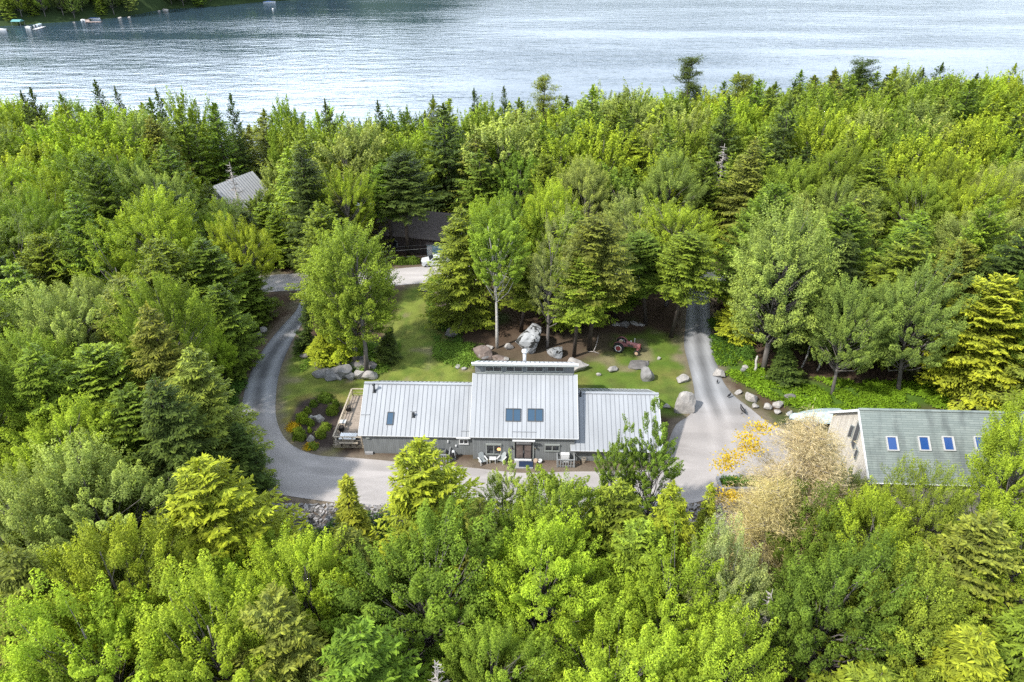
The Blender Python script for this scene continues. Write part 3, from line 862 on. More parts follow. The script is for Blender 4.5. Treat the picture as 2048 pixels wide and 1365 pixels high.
# skylights on the centre roof
sk = lambda x: x / 4.096 + 920
skylight(co_, ct, cn, sk(372), 680 + 566 / 4.096, sk(499), 680 + 669 / 4.096, house, 2)
skylight(co_, ct, cn, sk(552), 680 + 567 / 4.096, sk(680), 680 + 669 / 4.096, house, 2)
snowguard(co_, ct, cn, sk(430), sk(622), 680 + 755 / 4.096, house)
g_ = MB(); ga = wall_uz(1025, 875, -.4)[0]; gb = wall_uz(1070, 875, -.4)[0]; g_.box(ga, gb, -.52, -.36, 2.68, 2.8); g_.build('gutter', M['white'], house)
a = wall_uz(sk(222), 680 + 930 / 4.096, 0); b = wall_uz(sk(332), 680 + 866 / 4.096, 0)
wobj = window(house, a[0], b[0], a[1], b[1], 0, hood=True)
cur = MB(); lu, lz = wall_uz(998, 899, -.03); cur.lathe((lu, -.035, lz), [(.02, -.012), (.16, -.01), (.2, 0), (.16, .004), (.02, .005)], 12, ax=1)
ml, n_, l_, b_ = newmat('lit_lamp_in_window'); b_.inputs['Emission Color'].default_value = (1, .45, .15, 1); b_.inputs['Emission Strength'].default_value = 1.1
b_.inputs['Base Color'].default_value = (.7, .35, .15, 1)
cur.build('lamp_glow', ml, wobj)
a = wall_uz(sk(700), 680 + 905 / 4.096, 0); b = wall_uz(sk(810), 680 + 870 / 4.096, 0)
window(house, a[0], b[0], a[1], b[1], 0, hood=True)
# entrance
a = wall_uz(sk(447), 680 + 985 / 4.096, 0); b = wall_uz(sk(597), 680 + 830 / 4.096, 0)
du0, du1, dz1 = a[0], b[0], b[1]
dr = MB(); dr.box(du0, du1, -.09, .02, .12, dz1)
door = dr.build('door', M['black'], house)
tr_ = MB(); tr_.box(du0 + .17, du1 - .17, -.105, -.088, dz1 - .36, dz1 - .1); tr_.build('transom_pane', M['steel'], door)
gw_ = (du1 - du0 - .5) / 2
for k in range(2):
    x0 = du0 + .17 + k * (gw_ + .16)
    q = MB(); q.box(x0, x0 + gw_, -.105, -.088, .35, dz1 - .5); q.build('door_pane', M['warm'], door)
    h = MB(); hx = x0 + (gw_ + .03 if k == 0 else -.06); h.box(hx, hx + .03, -.17, -.09, .95, 1.25); h.build('door_handle', M['steel'], door)
fr = MB(); fr.box(du0 - .12, du0, -.1, .02, 0, dz1 + .1); fr.box(du1, du1 + .12, -.1, .02, 0, dz1 + .1); fr.box(du0, du1, -.1, .02, dz1, dz1 + .1); fr.build('door_frame', M['trim'], house)
th_ = MB(); th_.box(du0, du1 - .1, -.3, -.1, .1, .2); th_.build('threshold', M['white'], house)
ps = MB(); ps.box(du0 - .02, du1 + .05, -1.35, -.3, -.1, .1); ps.build('entrance_slab', M['stone'], house)
matm = MB()
mx0 = HW(du0 + .45, -1.2, .1); matm.box(0, du1 - du0 - .42, 0, .85, 0, .025)
dm = matm.build('doormat', M['navy']); dm.location = mx0; dm.rotation_euler = (0, 0, RZ)
tag(dm, 'navy blue doormat on the step before the black double doors', 'doormat')
for px in (1023, 1071):
    u, z = wall_uz(px, 893.5, 0)
    s = MB(); s.box(u - .06, u + .06, -.06, 0, z - .15, z + .1); s.lathe((u, -.14, z - .02), [(.05, -.12), (.11, -.08), (.13, .04), (.05, .12)], 10)
    sc = s.build('wall_sconce', M['dark'], house)
    gl = MB(); gl.lathe((u, -.14, z - .13), [(.03, -.05), (.08, 0), (.03, .02)], 10)
    me_, n_, l_, b_ = newmat('lit_bulb'); b_.inputs['Emission Color'].default_value = (1, .75, .35, 1); b_.inputs['Emission Strength'].default_value = 2.0
    gl.build('bulb', me_, sc)
hp = MB(); u, z = wall_uz(1070, 898, 0); hp.box(u - .05, u + .05, -.03, 0, z - .06, z + .06); hp.build('house_number_plate', M['dark'], house)

# --- right wing
ur1 = HL(1316.7, 789, 4.9)[0]
R0 = (-.55, 1.72); R1 = (HL(1154.4, 785.5, 4.9)[1], 4.9)
walls('right_wing_wall', u_c - .02, ur1 - .25, .02, 9.0, 1.75, house, M['wall'], (4.5, 4.5))
r_r, ro, rt_, rn, rL = slope('right_wing_roof', u_c + .02 - .35, ur1, R0, R1, house, .44)
slope('right_wing_rear_roof', u_c + .02, ur1, (R1[0] * 2 - R0[0], 1.72), R1, house, .44)
rc = MB(); rc.obox((0, R1[0], 4.9), (1, 0, 0), (0, 1, 0), (0, 0, 1), (u_c + .06, ur1 + .04), (-.16, .16), (-.05, .055)); rc.build('ridge_cap', M['roof'], house)
flue(ro, rt_, rn, 1161, 792, .35, .06, house, M['dark'], 'roof_vent')

# --- things in front of the house
def pen(px0, px1, py, label, w, rot=0):
    a = HL(px0, py); b = HL(px1, py); W = b[0] - a[0]; D = 1.25; Hh = .95
    t = thing('equipment_pen', HW(a[0], a[1]), label, 'fence', 'low grey picket pens against the house wall', rz=RZ)
    for (x, y) in ((0, 0), (W, 0), (0, D), (W, D)):
        p = MB(); p.box(x - .05, x + .05, y - .05, y + .05, -.2, Hh + .05); p.build('post', M['picket'], t)
    for (ax, o_) in (('x', 0), ('y', 0), ('y', W)):
        p = MB()
        if ax == 'x':
            p.box(.05, W - .05, .0, .04, Hh - .12, Hh - .02); p.box(.05, W - .05, .0, .04, .12, .22); p.box(-.04, W + .04, -.06, .06, Hh, Hh + .04)
            n = int(W / .21)
            for i in range(n): x = .08 + i * (W - .16) / (n - 1); p.box(x - .055, x + .055, -.03, 0, .04, Hh - .01)
        else:
            p.box(o_ - .02, o_ + .02, .05, D - .05, Hh - .12, Hh - .02); p.box(o_ - .05, o_ + .05, .07, D, Hh, Hh + .04)
            for i in range(6): y = .12 + i * (D - .2) / 5; p.box(o_ - .035, o_ - .02, y - .055, y + .055, .04, Hh - .01)
        p.build('picket_panel', M['picket'], t)
    return t, W, D
pen(868, 899, 925, 'grey picket pen round the air conditioner left of the window', 0)
pen(1114, 1148, 935, 'grey picket pen round the white heat pump right of the doors', 0)
def unit(px, py, label, w, d, h, m, fan):
    u, ww = HL(px, py)
    t = thing('heat_pump', HW(u, ww), label, 'air conditioner', rz=RZ)
    b = MB(); b.box(-w / 2, w / 2, 0, d, .08, h); b.box(-w / 2 + .04, w / 2 - .04, -.012, 0, .14, h - .06, 0)
    b.box(-w / 2 + .1, -w / 2 + .2, .05, d - .05, 0, .08); b.box(w / 2 - .2, w / 2 - .1, .05, d - .05, 0, .08); b.build('casing', m, t)
    g = MB()
    if fan: g.lathe((0, d / 2, h), [(.05, .0), (.3, .0), (.33, .04), (.3, .06), (.26, .03), (.05, .03)], 16)
    else: g.box(-w / 2 - .01, w / 2 + .01, -.02, d + .01, h, h + .03); g.box(-w / 2 + .1, w / 2 - .1, -.02, -.012, .2, h - .2)
    g.build('fan_grille' if fan else 'lid', M['dark'] if fan else M['white'], t)
unit(883, 915, 'grey air conditioner with round fan inside the left picket pen', .9, .8, .75, M['steel'], True)
unit(1129.5, 927, 'white boxy heat pump inside the right picket pen', .85, .38, 1.05, M['white'], False)

# lantern
def lantern(px, py):
    u, w = HL(px, py)
    t = thing('lantern', HW(u, w), 'white framed floor lantern between the left pen and the wall window', 'lantern', rz=RZ)
    f = MB()
    f.box(-.19, .19, -.19, .19, 0, .05)
    for x in (-1, 1):
        for y in (-1, 1):
            f.tube([(x * .17, y * .17, .05), (x * .12, y * .12, .85)], .018, 5)
    f.box(-.14, .14, -.14, .14, .85, .9); f.lathe((0, 0, .9), [(.15, 0), (.06, .12), (.03, .16)], 8)
    f.build('frame', M['white'], t)
    g = MB(); g.hexa([(-.15, -.15, .05), (.15, -.15, .05), (.15, .15, .05), (-.15, .15, .05), (-.105, -.105, .85), (.105, -.105, .85), (.105, .105, .85), (-.105, .105, .85)]); g.build('glass_body', M['glass'], t)
lantern(907.5, 917)

def adirondack(loc, rz, label):
    t = thing('adirondack_chair', loc, label, 'chair', 'slatted chairs by the entrance', rz)
    sides = ((-.3, -.25), (.25, .3))
    s = MB()
    for k in range(5):
        y = -.28 + k * .11; z = .38 - k * .035
        s.obox((0, y, z), (1, 0, 0), (0, .95, -.3), (0, .3, .95), (-.27, .27), (0, .09), (0, .025))
    s.build('seat', M['chair'], t)
    b = MB()
    for k in range(5):
        x = -.24 + k * .12; hh = .78 + .1 * math.cos((k - 2) * .7)
        b.obox((x * .9, .2, .22), (1, 0, (k - 2) * .05), (0, .42, .91), (0, -.91, .42), (-.05, .05), (0, hh), (0, .022))
    b.obox((0, .36, .6), (1, 0, 0), (0, 0, 1), (0, 1, 0), (-.27, .27), (0, .06), (.02, .05)); b.build('backrest', M['chair'], t)
    for x in (-.33, .33):
        a = MB(); a.box(x - .07, x + .07, -.36, .42, .55, .575); a.build('armrest', M['ply'], t)
        l = MB(); l.box(x - .02, x + .02, -.32, -.22, 0, .55); l.build('leg', M['ply'], t)
        l = MB(); l.hexa([(x * .85 - .02, -.25, .25), (x * .85 + .02, -.25, .25), (x * .85 + .02, .5, 0), (x * .85 - .02, .5, 0), (x * .85 - .02, -.25, .38), (x * .85 + .02, -.25, .38), (x * .85 + .02, .5, .1), (x * .85 - .02, .5, .1)])
        l.build('leg', M['ply'], t)
    return t
def hw(px, py): return HW(*HL(px, py))
adirondack(hw(966, 927), RZ + math.radians(28), 'pale grey slatted garden chair left of the small white table')
ch2 = adirondack(hw(1003, 925), RZ + math.radians(-28), 'pale grey slatted garden chair right of the small white table, half behind leaves')
t = thing('side_table', hw(985.5, 925), 'small square white table between the two slatted chairs', 'table', rz=RZ)
q = MB(); q.box(-.33, .33, -.25, .25, .48, .52); q.build('table_top', M['ply'], t)
for x in (-.26, .26):
    for y in (-.19, .19):
        q = MB(); q.box(x - .03, x + .03, y - .03, y + .03, 0, .48); q.build('leg', M['ply'], t)

# ornaments by the door
def rock_mesh(name, seed, m, sub=3, flat=.5, rough=.10, cuts=13):
    if seed == 11: cuts, sub = 5, 4
    import bmesh
    rs = np.random.RandomState(seed)
    bm = bmesh.new(); bmesh.ops.create_icosphere(bm, subdivisions=sub, radius=1.0)
    planes = []
    for _ in range(cuts):
        d = rs.normal(size=3); d /= np.linalg.norm(d); planes.append((d, rs.uniform(.45, .78)))
    for v in bm.verts:
        p = np.array(v.co)
        for d, h in planes:
            k = p.dot(d) - h
            if k > 0: p = p - d * k * .92
        nn = mnoise.fractal(Vector(p * 2 + seed), 1.0, 2.0, 4)
        p = p * (1 + nn * rough)
        v.co = Vector(p)
    me = bpy.data.meshes.new(name); bm.to_mesh(me); bm.free()
    me.materials.append(m)
    return me
def rock(px, py, wpx, hpx, seed, m, label, cat='boulder', name='boulder', group=None, lean=0, sink=.25, depth=None):
    """px,py = middle of the foot in the photograph; wpx,hpx its size there"""
    x, y, _ = P(px, py); g = gz(x, y); x, y, _ = P(px, py, g)
    zc = y * C_ + (CAMH - g) * S_; s = FPX / zc
    w = wpx / s / 2; h = hpx / s / (C_ + .05)
    d = w * .8 if depth is None else depth
    h = max(h - d * .35, h * .55)
    o = link(name, rock_mesh(name, seed, m))
    hz = h / (1.72) ; o.location = (x, y + d * .8, g + hz * (.9 - sink))
    o.scale = (w * 1.38, d * 1.38, hz * 1.32)
    o.rotation_euler = (0, lean, (seed * 37 % 60 - 30) / 100)
    return tag(o, label, cat, group)
rock(1072, 928, 9, 12, 301, M['tan'] if False else mat('tan_sandstone', (.5, .38, .28), .8), 'tan upright ornamental stone beside the entrance step', 'stone', 'ornamental_stone', sink=.1)
t = thing('flower_pot', hw(1080, 926), 'pale round pot behind the tan ornamental stone by the door', 'flower pot', rz=RZ)
q = MB(); q.lathe((0, 0, 0), [(.14, 0), (.2, .18), (.22, .34), (.19, .34), (.17, .28)], 14); q.build('pot', M['ply'], t, True)
t = thing('wire_basket', hw(1167, 926), 'small rusty wire basket with three legs before the right wing wall', 'basket', rz=RZ)
q = MB()
for k in range(8):
    an = k * math.pi / 4; q.tube([(.12 * math.cos(an), .12 * math.sin(an), 0), (.2 * math.cos(an), .2 * math.sin(an), .55)], .015, 5)
for r, h in ((.13, .05), (.17, .3), (.2, .55)):
    q.tube([(r * math.cos(a), r * math.sin(a), h) for a in np.linspace(0, 2 * math.pi, 13)], .016, 5, cap=False)
q.build('wire_frame', M['rail'], t)

# --- deck
dk = thing('wooden_deck', HW(*HL(668, 895)), 'weathered wooden deck with low rail at the left end of the house', 'deck', rz=RZ)
dO = HL(668, 895); Wd = (u_l - .02) - dO[0]; Dd = 8.6; zd = .35
floor = MB()
nb = 27
for i in range(nb):
    y0 = .0 + i * Dd / nb; floor.box(0, Wd, y0, y0 + Dd / nb - .015, zd - .06, zd)
floor.build('floor_boards', M['wood'], dk)
sk_ = MB(); sk_.box(.02, Wd - .02, -.06, -.002, -.2, zd - .01); sk_.box(-.06, -.002, -.04, Dd, -.2, zd - .01); sk_.build('skirt_board', M['rail'], dk)
def railing(p0, p1, npost):
    p0 = np.array(p0); p1 = np.array(p1); L = np.linalg.norm(p1 - p0); d = (p1 - p0) / L; nrm = np.array([-d[1], d[0], 0])
    for i in range(npost):
        c = p0 + d * L * i / (npost - 1)
        m_ = MB(); m_.obox(c, d, nrm, (0, 0, 1), (-.05, .05), (-.05, .05), (0, .95)); m_.build('rail_post', M['dark'] if False else M['rail'], dk)
    m_ = MB(); m_.obox(p0, d, nrm, (0, 0, 1), (0, L), (-.08, .08), (.952, .99))
    m_.obox(p0, d, nrm, (0, 0, 1), (.05, L - .05), (-.02, .02), (.5, .54)); m_.obox(p0, d, nrm, (0, 0, 1), (.05, L - .05), (-.02, .02), (.14, .18))
    m_.build('handrail', M['rail'], dk)
railing((.06, .06, zd), (.06, Dd - .1, zd), 6)
railing((.06, Dd - .1, zd), (Wd - .3, Dd - .1, zd), 3)
railing((.06, .06, zd), (Wd - .35, .06, zd), 4)
def dp(px, py): 
    u, w = HL(px, py, zd); return HW(u, w, zd)
t = thing('picnic_table', dp(698, 884), 'big rectangular table with a white top on the deck', 'table', 'tables on the deck', rz=RZ)
q = MB(); q.box(-.85, .85, -.5, .5, .71, .75); q.build('table_top', M['tablewhite'], t)
for x in (-.7, .7):
    for y in (-.38, .38):
        q = MB(); q.box(x - .035, x + .035, y - .035, y + .035, 0, .71); q.build('leg', M['dark'], t)
t = thing('bench', dp(698, 893), 'long narrow bleached bench in front of the white table', 'bench', rz=RZ)
q = MB(); q.box(-.95, .95, -.14, .14, .42, .47); q.build('seat', M['rail'], t)
for x in (-.75, .1, .8):
    q = MB(); q.box(x - .04, x + .04, -.12, .12, 0, .42); q.build('leg', M['darkbark'], t)
def patio_chair(p, rz, label):
    t = thing('patio_chair', p, label, 'chair', 'dark chairs at the white deck table', rz)
    q = MB(); q.box(-.24, .24, -.24, .24, .42, .46); q.build('seat', M['dark'], t)
    q = MB(); q.obox((0, .22, .46), (1, 0, 0), (0, .17, .98), (0, .98, -.17), (-.24, .24), (0, .45), (0, .03)); q.build('backrest', M['dark'], t)
    for x in (-.21, .21):
        for y in (-.21, .21):
            q = MB(); q.box(x - .02, x + .02, y - .02, y + .02, 0, .42); q.build('leg', M['dark'], t)
patio_chair(dp(682, 886), RZ + math.pi / 2, 'dark chair at the left end of the white deck table')
patio_chair(dp(714, 886), RZ - math.pi / 2, 'dark chair at the right end of the white deck table')
t = thing('small_table', dp(687, 852), 'small square pale table by the deck rail', 'table', 'tables on the deck', rz=RZ)
q = MB(); q.box(-.33, .33, -.3, .3, .55, .59); q.build('table_top', M['ply'], t)
for x in (-.28, .28):
    for y in (-.25, .25):
        q = MB(); q.box(x - .02, x + .02, y - .02, y + .02, 0, .55); q.build('leg', M['dark'], t)
for px, py, lb in ((697, 822, 'round black planter pot near the back corner of the deck'), (683.5, 862, 'round black planter pot between the two deck tables')):
    t = thing('planter', dp(px, py), lb, 'flower pot', 'black pots on the deck', rz=RZ)
    q = MB(); q.lathe((0, 0, 0), [(.2, 0), (.3, .15), (.33, .38), (.27, .5), (.3, .53), (.25, .53), (.22, .42)], 16); q.build('pot', M['black'], t, True)
    q = MB(); q.lathe((0, 0, .4), [(.23, 0), (.23, .03)], 14); q.build('potting_soil', M['darkbark'], t)

# ------------------------------------------------------------------ barn on the right
def lsolve(): pass
bR = P(1718, 819, 8.5); bR2 = P(1985, 825, 8.5)
brz = math.atan2(bR2[1] - bR[1], bR2[0] - bR[0])
barn = thing('barn', (bR[0], bR[1], 0), 'tall cream boarded barn with green grey shingle roof and four roof windows', 'barn', rz=brz)
bl = 16.5; hb = 5.1; eb = 4.9; ez = 8.5 - 5.05 * .78
mb = MB(); mb.box(.35, bl, -hb + .3, hb - .3, -.5, ez); 
for u in (.35, bl):
    mb.face([(u, -hb + .3, ez), (u, hb - .3, ez), (u, 0, 8.25)] if u > 1 else [(u, -hb + .3, ez), (u, 0, 8.25), (u, hb - .3, ez)])
barn_w = mb.build('wall', M['cream'], barn)
bsl = []
for sgn, nm in ((-1, 'front_roof'), (1, 'rear_roof')):
    a = np.array([0, sgn * hb, ez - .12]); b = np.array([0, 0, 8.5]); L = np.linalg.norm(b - a); t_ = (b - a) / L; n_ = np.array([0, -t_[2], t_[1]]) * (1 if sgn < 0 else -1)
    if n_[2] < 0: n_ = -n_
    q = MB(); q.obox(a, (1, 0, 0), t_, n_, (0, bl + .3), (0, L), (-.14, 0))
    o_ = q.build(nm, M['shingle'], barn)
    q = MB(); q.obox(a, (1, 0, 0), t_, n_, (-.06, 0), (-.05, L), (-.2, .03)); q.obox(a, (1, 0, 0), t_, n_, (-.06, bl + .3), (-.1, -.0), (-.22, .02)); q.build('fascia', M['white'], o_)
    bsl.append((a, t_, n_, L, o_))
q = MB(); q.box(-.02, bl + .3, -.14, .14, 8.47, 8.55); q.build('ridge_cap', M['shingle'], barn)
_cb, _sb = math.cos(brz), math.sin(brz)
def barn_slope(px, py):
    a, t_, n_, L, _ = bsl[0]
    d = ray(px, py); dr_ = np.array([d[0] * _cb + d[1] * _sb, -d[0] * _sb + d[1] * _cb, d[2]])
    og = np.array([-bR[0] * _cb - bR[1] * _sb, bR[0] * _sb - bR[1] * _cb, CAMH])
    k = np.dot(a - og, n_) / np.dot(dr_, n_); q = og + dr_ * k
    return q[0], float(np.dot(q - a, t_))
a, t_, n_, L, fo = bsl[0]
for (xa, xb) in ((1157, 1217), (1346, 1406), (1489, 1548), (1677, 1737)):
    X0 = 1380 + xa / 2.967; X1 = 1380 + xb / 2.967
    u0, s1 = barn_slope(X0 , 640 + 692 / 2.967); u1, s0 = barn_slope(X1, 640 + 780 / 2.967)
    u1 = u0 + 1.0; e = (1, 0, 0)
    f = MB(); w = .1
    f.obox(a, e, t_, n_, (u0, u1), (s0, s0 + w), (0, .17)); f.obox(a, e, t_, n_, (u0, u1), (s1 - w, s1), (0, .17))
    f.obox(a, e, t_, n_, (u0, u0 + w), (s0 + w, s1 - w), (0, .17)); f.obox(a, e, t_, n_, (u1 - w * 1.6, u1), (s0 + w, s1 - w), (0, .17))
    g = MB(); g.obox(a, e, t_, n_, (u0 + w * .6, u1 - w), (s0 + w * .6, s1 - w * .6), (0, .1))
    ob = f.build('roof_window', M['trim2'], barn); g.build('pane', M['blueglass'], ob)
# gable windows (parallelogram trio) on the left wall
def gwin(y0, y1, z0, z1, sl=.0):
    f = MB(); x = .35
    f.hexa([(x - .07, y0, z0), (x - .005, y0, z0), (x - .005, y1, z0 + sl), (x - .07, y1, z0 + sl), (x - .07, y0, z1), (x - .005, y0, z1), (x - .005, y1, z1 + sl), (x - .07, y1, z1 + sl)])
    o_ = f.build('gable_window', M['trim'], barn)
    g = MB(); i = .09; g.hexa([(x - .085, y0 + i, z0 + i), (x - .07, y0 + i, z0 + i), (x - .07, y1 - i, z0 + sl + i * .5), (x - .085, y1 - i, z0 + sl + i * .5), (x - .085, y0 + i, z1 - i), (x - .07, y0 + i, z1 - i), (x - .07, y1 - i, z1 + sl - i), (x - .085, y1 - i, z1 + sl - i)])
    g.build('pane', M['glass'], o_)
gwin(.35, 1.05, 4.9, 6.3, -.3); gwin(-.7, .1, 4.3, 6.9, .25); gwin(-1.5, -.95, 3.7, 4.9, .2)
gwin(2.2, 2.9, .9, 2.2); gwin(.0, .7, .9, 2.1)
q = MB(); q.box(.32, .36, 3.4, 4.4, 0, 2.1); q.build('door', M['trim'], barn)

# covered boat beside the barn
bp_ = P(1640, 858); 
boat = thing('covered_boat', (bp_[0], bp_[1] + .8, 0), 'boat under a pale blue tarp beside the cream barn wall', 'boat', rz=math.radians(4))
q = MB(); N = 12
prof = []
for i in range(N + 1):
    s = i / N; half = 1.25 * math.sin(min(1, s * 1.35) * math.pi / 2) ** .7 * (1 if s < .8 else 1 - (s - .8) * .4); prof.append((-3.3 + 6 * s, max(half, .03)))
def ring(x, h, kx):
    return [(x, -h, .95), (x, -h * .95, 1.15), (x, -h * .5, 1.35), (x, 0, 1.55 + .1 * kx), (x, h * .5, 1.35), (x, h * .95, 1.15), (x, h, .95)]
for i in range(N):
    A = ring(*prof[i], i % 2); B = ring(*prof[i + 1], (i + 1) % 2)
    for k in range(6): q.face([A[k], B[k], B[k + 1], A[k + 1]])
q.face(ring(*prof[N], 0)); q.build('tarp', M['tarp'], boat)
q = MB()
for i in range(N):
    A = [(prof[i][0], -prof[i][1] * .93, .98), (prof[i][0], -prof[i][1] * .5, .5), (prof[i][0], 0, .3), (prof[i][0], prof[i][1] * .5, .5), (prof[i][0], prof[i][1] * .93, .98)]
    B = [(prof[i + 1][0], -prof[i + 1][1] * .93, .98), (prof[i + 1][0], -prof[i + 1][1] * .5, .5), (prof[i + 1][0], 0, .3), (prof[i + 1][0], prof[i + 1][1] * .5, .5), (prof[i + 1][0], prof[i + 1][1] * .93, .98)]
    for k in range(4): q.face([A[k], A[k + 1], B[k + 1], B[k]])
q.build('hull', M['dark'], boat)
q = MB(); q.box(-3.6, 2, -.06, .06, .2, .3); q.box(-.6, -.4, -.9, .9, .25, .35); q.build('trailer_frame', M['steel'], boat)
for y in (-.95, .95):
    q = MB(); q.lathe((-.5, y, .3), [(.1, -.1), (.28, -.1), (.3, 0), (.28, .1), (.1, .1)], 14, ax=1); q.build('wheel', M['rubber'], boat)

# black bird ornaments / birds on the drive
def bird(px, py, s, rz, label):
    x, y, _ = P(px, py)
    q = MB()
    q.tube([(-.34, 0, .30), (-.2, 0, .33), (0, 0, .38), (.16, 0, .46), (.24, 0, .58), (.28, 0, .64), (.36, 0, .64)], [.02, .07, .13, .11, .055, .055, .008], 8)
    for k in (-.05, .05): q.tube([(0, k, .3), (.01, k, .02)], .012, 4); q.tube([(.01, k, .015), (.08, k, .012)], .012, 4)
    o = q.build('black_bird', M['black'], None, True); o.location = (x, y, .035); o.scale = (s, s, s); o.rotation_euler = (0, 0, rz)
    tag(o, label, 'bird', 'black birds standing on the gravel drive')
bird(1484, 829, 1.5, 2.0, 'largest black bird standing on the wide gravel parking area')
bird(1457, 797, .95, .6, 'small black bird nearest the edge rocks of the gravel drive')
bird(1434, 768, .7, 1.2, 'tiny black bird farthest up the right drive')

# ------------------------------------------------------------------ tractor
tx, ty, _ = P(1240, 699)
tractor = thing('tractor', (tx, ty, gz(tx, ty)), 'old faded red farm tractor with white rimmed rear wheel standing on the lawn', 'tractor', rz=math.radians(-24))
def wheel(nm, x, y, r, w, hub, rim):
    q = MB(); q.lathe((x, y, r), [(r * .55, -w / 2), (r * .93, -w / 2), (r, -w / 3), (r, w / 3), (r * .93, w / 2), (r * .55, w / 2)], 24, ax=1)
    o = q.build(nm, M['rubber'], tractor)
    q = MB(); q.lathe((x, y, r), [(r * .40, -w * .53), (r * .64, -w * .53), (r * .64, w * .53), (r * .40, w * .53)], 24, ax=1); q.build('rim', rim, o)
    q = MB(); q.lathe((x, y, r), [(r * .1, -w * .6), (r * .14, -w * .57), (r * .5, -w * .55), (r * .5, w * .55), (r * .14, w * .57), (r * .1, w * .6)], 18, ax=1); q.build('hub', hub, o)
wheel('rear_wheel', 0, -.82, .68, .34, M['redhub'], M['white']); wheel('rear_wheel', 0, .82, .68, .34, M['redhub'], M['white'])
wheel('front_wheel', 2.25, -.62, .34, .2, M['tan'], M['tan']); wheel('front_wheel', 2.25, .62, .34, .2, M['tan'], M['tan'])
q = MB(); q.tube([(-.1, 0, .75), (.5, 0, .8), (1.3, 0, .85), (2.1, 0, .9)], [.26, .24, .2, .2], 10); q.box(-.15, .15, -.68, .68, .56, .8); q.box(2.18, 2.3, -.56, .56, .36, .5); q.box(2.1, 2.35, -.08, .08, .4, .85)
q.build('chassis', M['red'], tractor)
q = MB()
for (x0, x1, r0, r1, z) in ((.75, 1.6, .24, .25, 1.18), (1.6, 2.5, .25, .22, 1.14)):
    q.tube([(x0, 0, z), (x1, 0, z - .03)], [r0, r1], 14)
q.box(.8, 2.45, -.2, .2, .85, 1.15); q.build('hood', M['red'], tractor, False)
q = MB(); q.box(2.45, 2.54, -.2, .2, .8, 1.3); q.build('radiator_grille', M['redhub'], tractor)
q = MB(); q.box(.95, 1.7, -.235, -.2, .84, 1.02); q.build('engine_block', M['dark'], tractor)
q = MB(); q.lathe((.02, 0, 1.12), [(.08, 0), (.24, .05), (.27, .14), (.2, .12)], 14); q.cyl((0, 0, .8), (.02, 0, 1.12), .05); q.build('seat', M['tan'], tractor)
q = MB(); q.tube([(.72, 0, 1.2), (.42, 0, 1.45)], .025, 6); q.tube([(.42 + .09 * math.cos(a), .2 * math.sin(a), 1.45 + .17 * math.cos(a)) for a in np.linspace(0, 2 * math.pi, 17)], .022, 6, cap=False); q.build('steering_wheel', M['dark'], tractor)
q = MB(); q.tube([(1.72, .1, 1.35), (1.72, .1, 1.95)], .045, 8); q.build('exhaust_pipe', M['ply'], tractor)
q = MB(); q.lathe((1.3, 0, 1.4), [(.08, 0), (.08, .14), (.04, .2)], 8); q.build('air_cleaner', M['white'], tractor)
for y in (-.66, .66):
    q = MB()
    for k in range(7):
        a0 = math.radians(20 + k * 20); a1 = math.radians(40 + k * 20)
        q.obox((0, y, .68), (math.cos((a0 + a1) / 2), 0, math.sin((a0 + a1) / 2)), (0, 1, 0), (-math.sin((a0 + a1) / 2), 0, math.cos((a0 + a1) / 2)), (.73, .755), (-.12, .12), (-.135, .135))
    q.build('fender', M['red'], tractor)

# dead branch lying on the slope
q = MB(); a = P(1188, 706); b = P(1200, 676, .2)
q.tube([(a[0] - .7, a[1] + .1, .12), (a[0], a[1] + .1, .1), (a[0] + .6, a[1] - .3, .08)], [.05, .07, .03], 6)
q.tube([(a[0] - .1, a[1], .1), (a[0] + .25, a[1] + .5, .7), (a[0] + .45, a[1] + .8, 1.4), (a[0] + .5, a[1] + 1.0, 1.9)], [.06, .06, .04, .02], 6)
tag(q.build('fallen_branch', M['deadwood'], None, True), 'forked bleached dead branch on bare soil left of the tractor', 'branch')

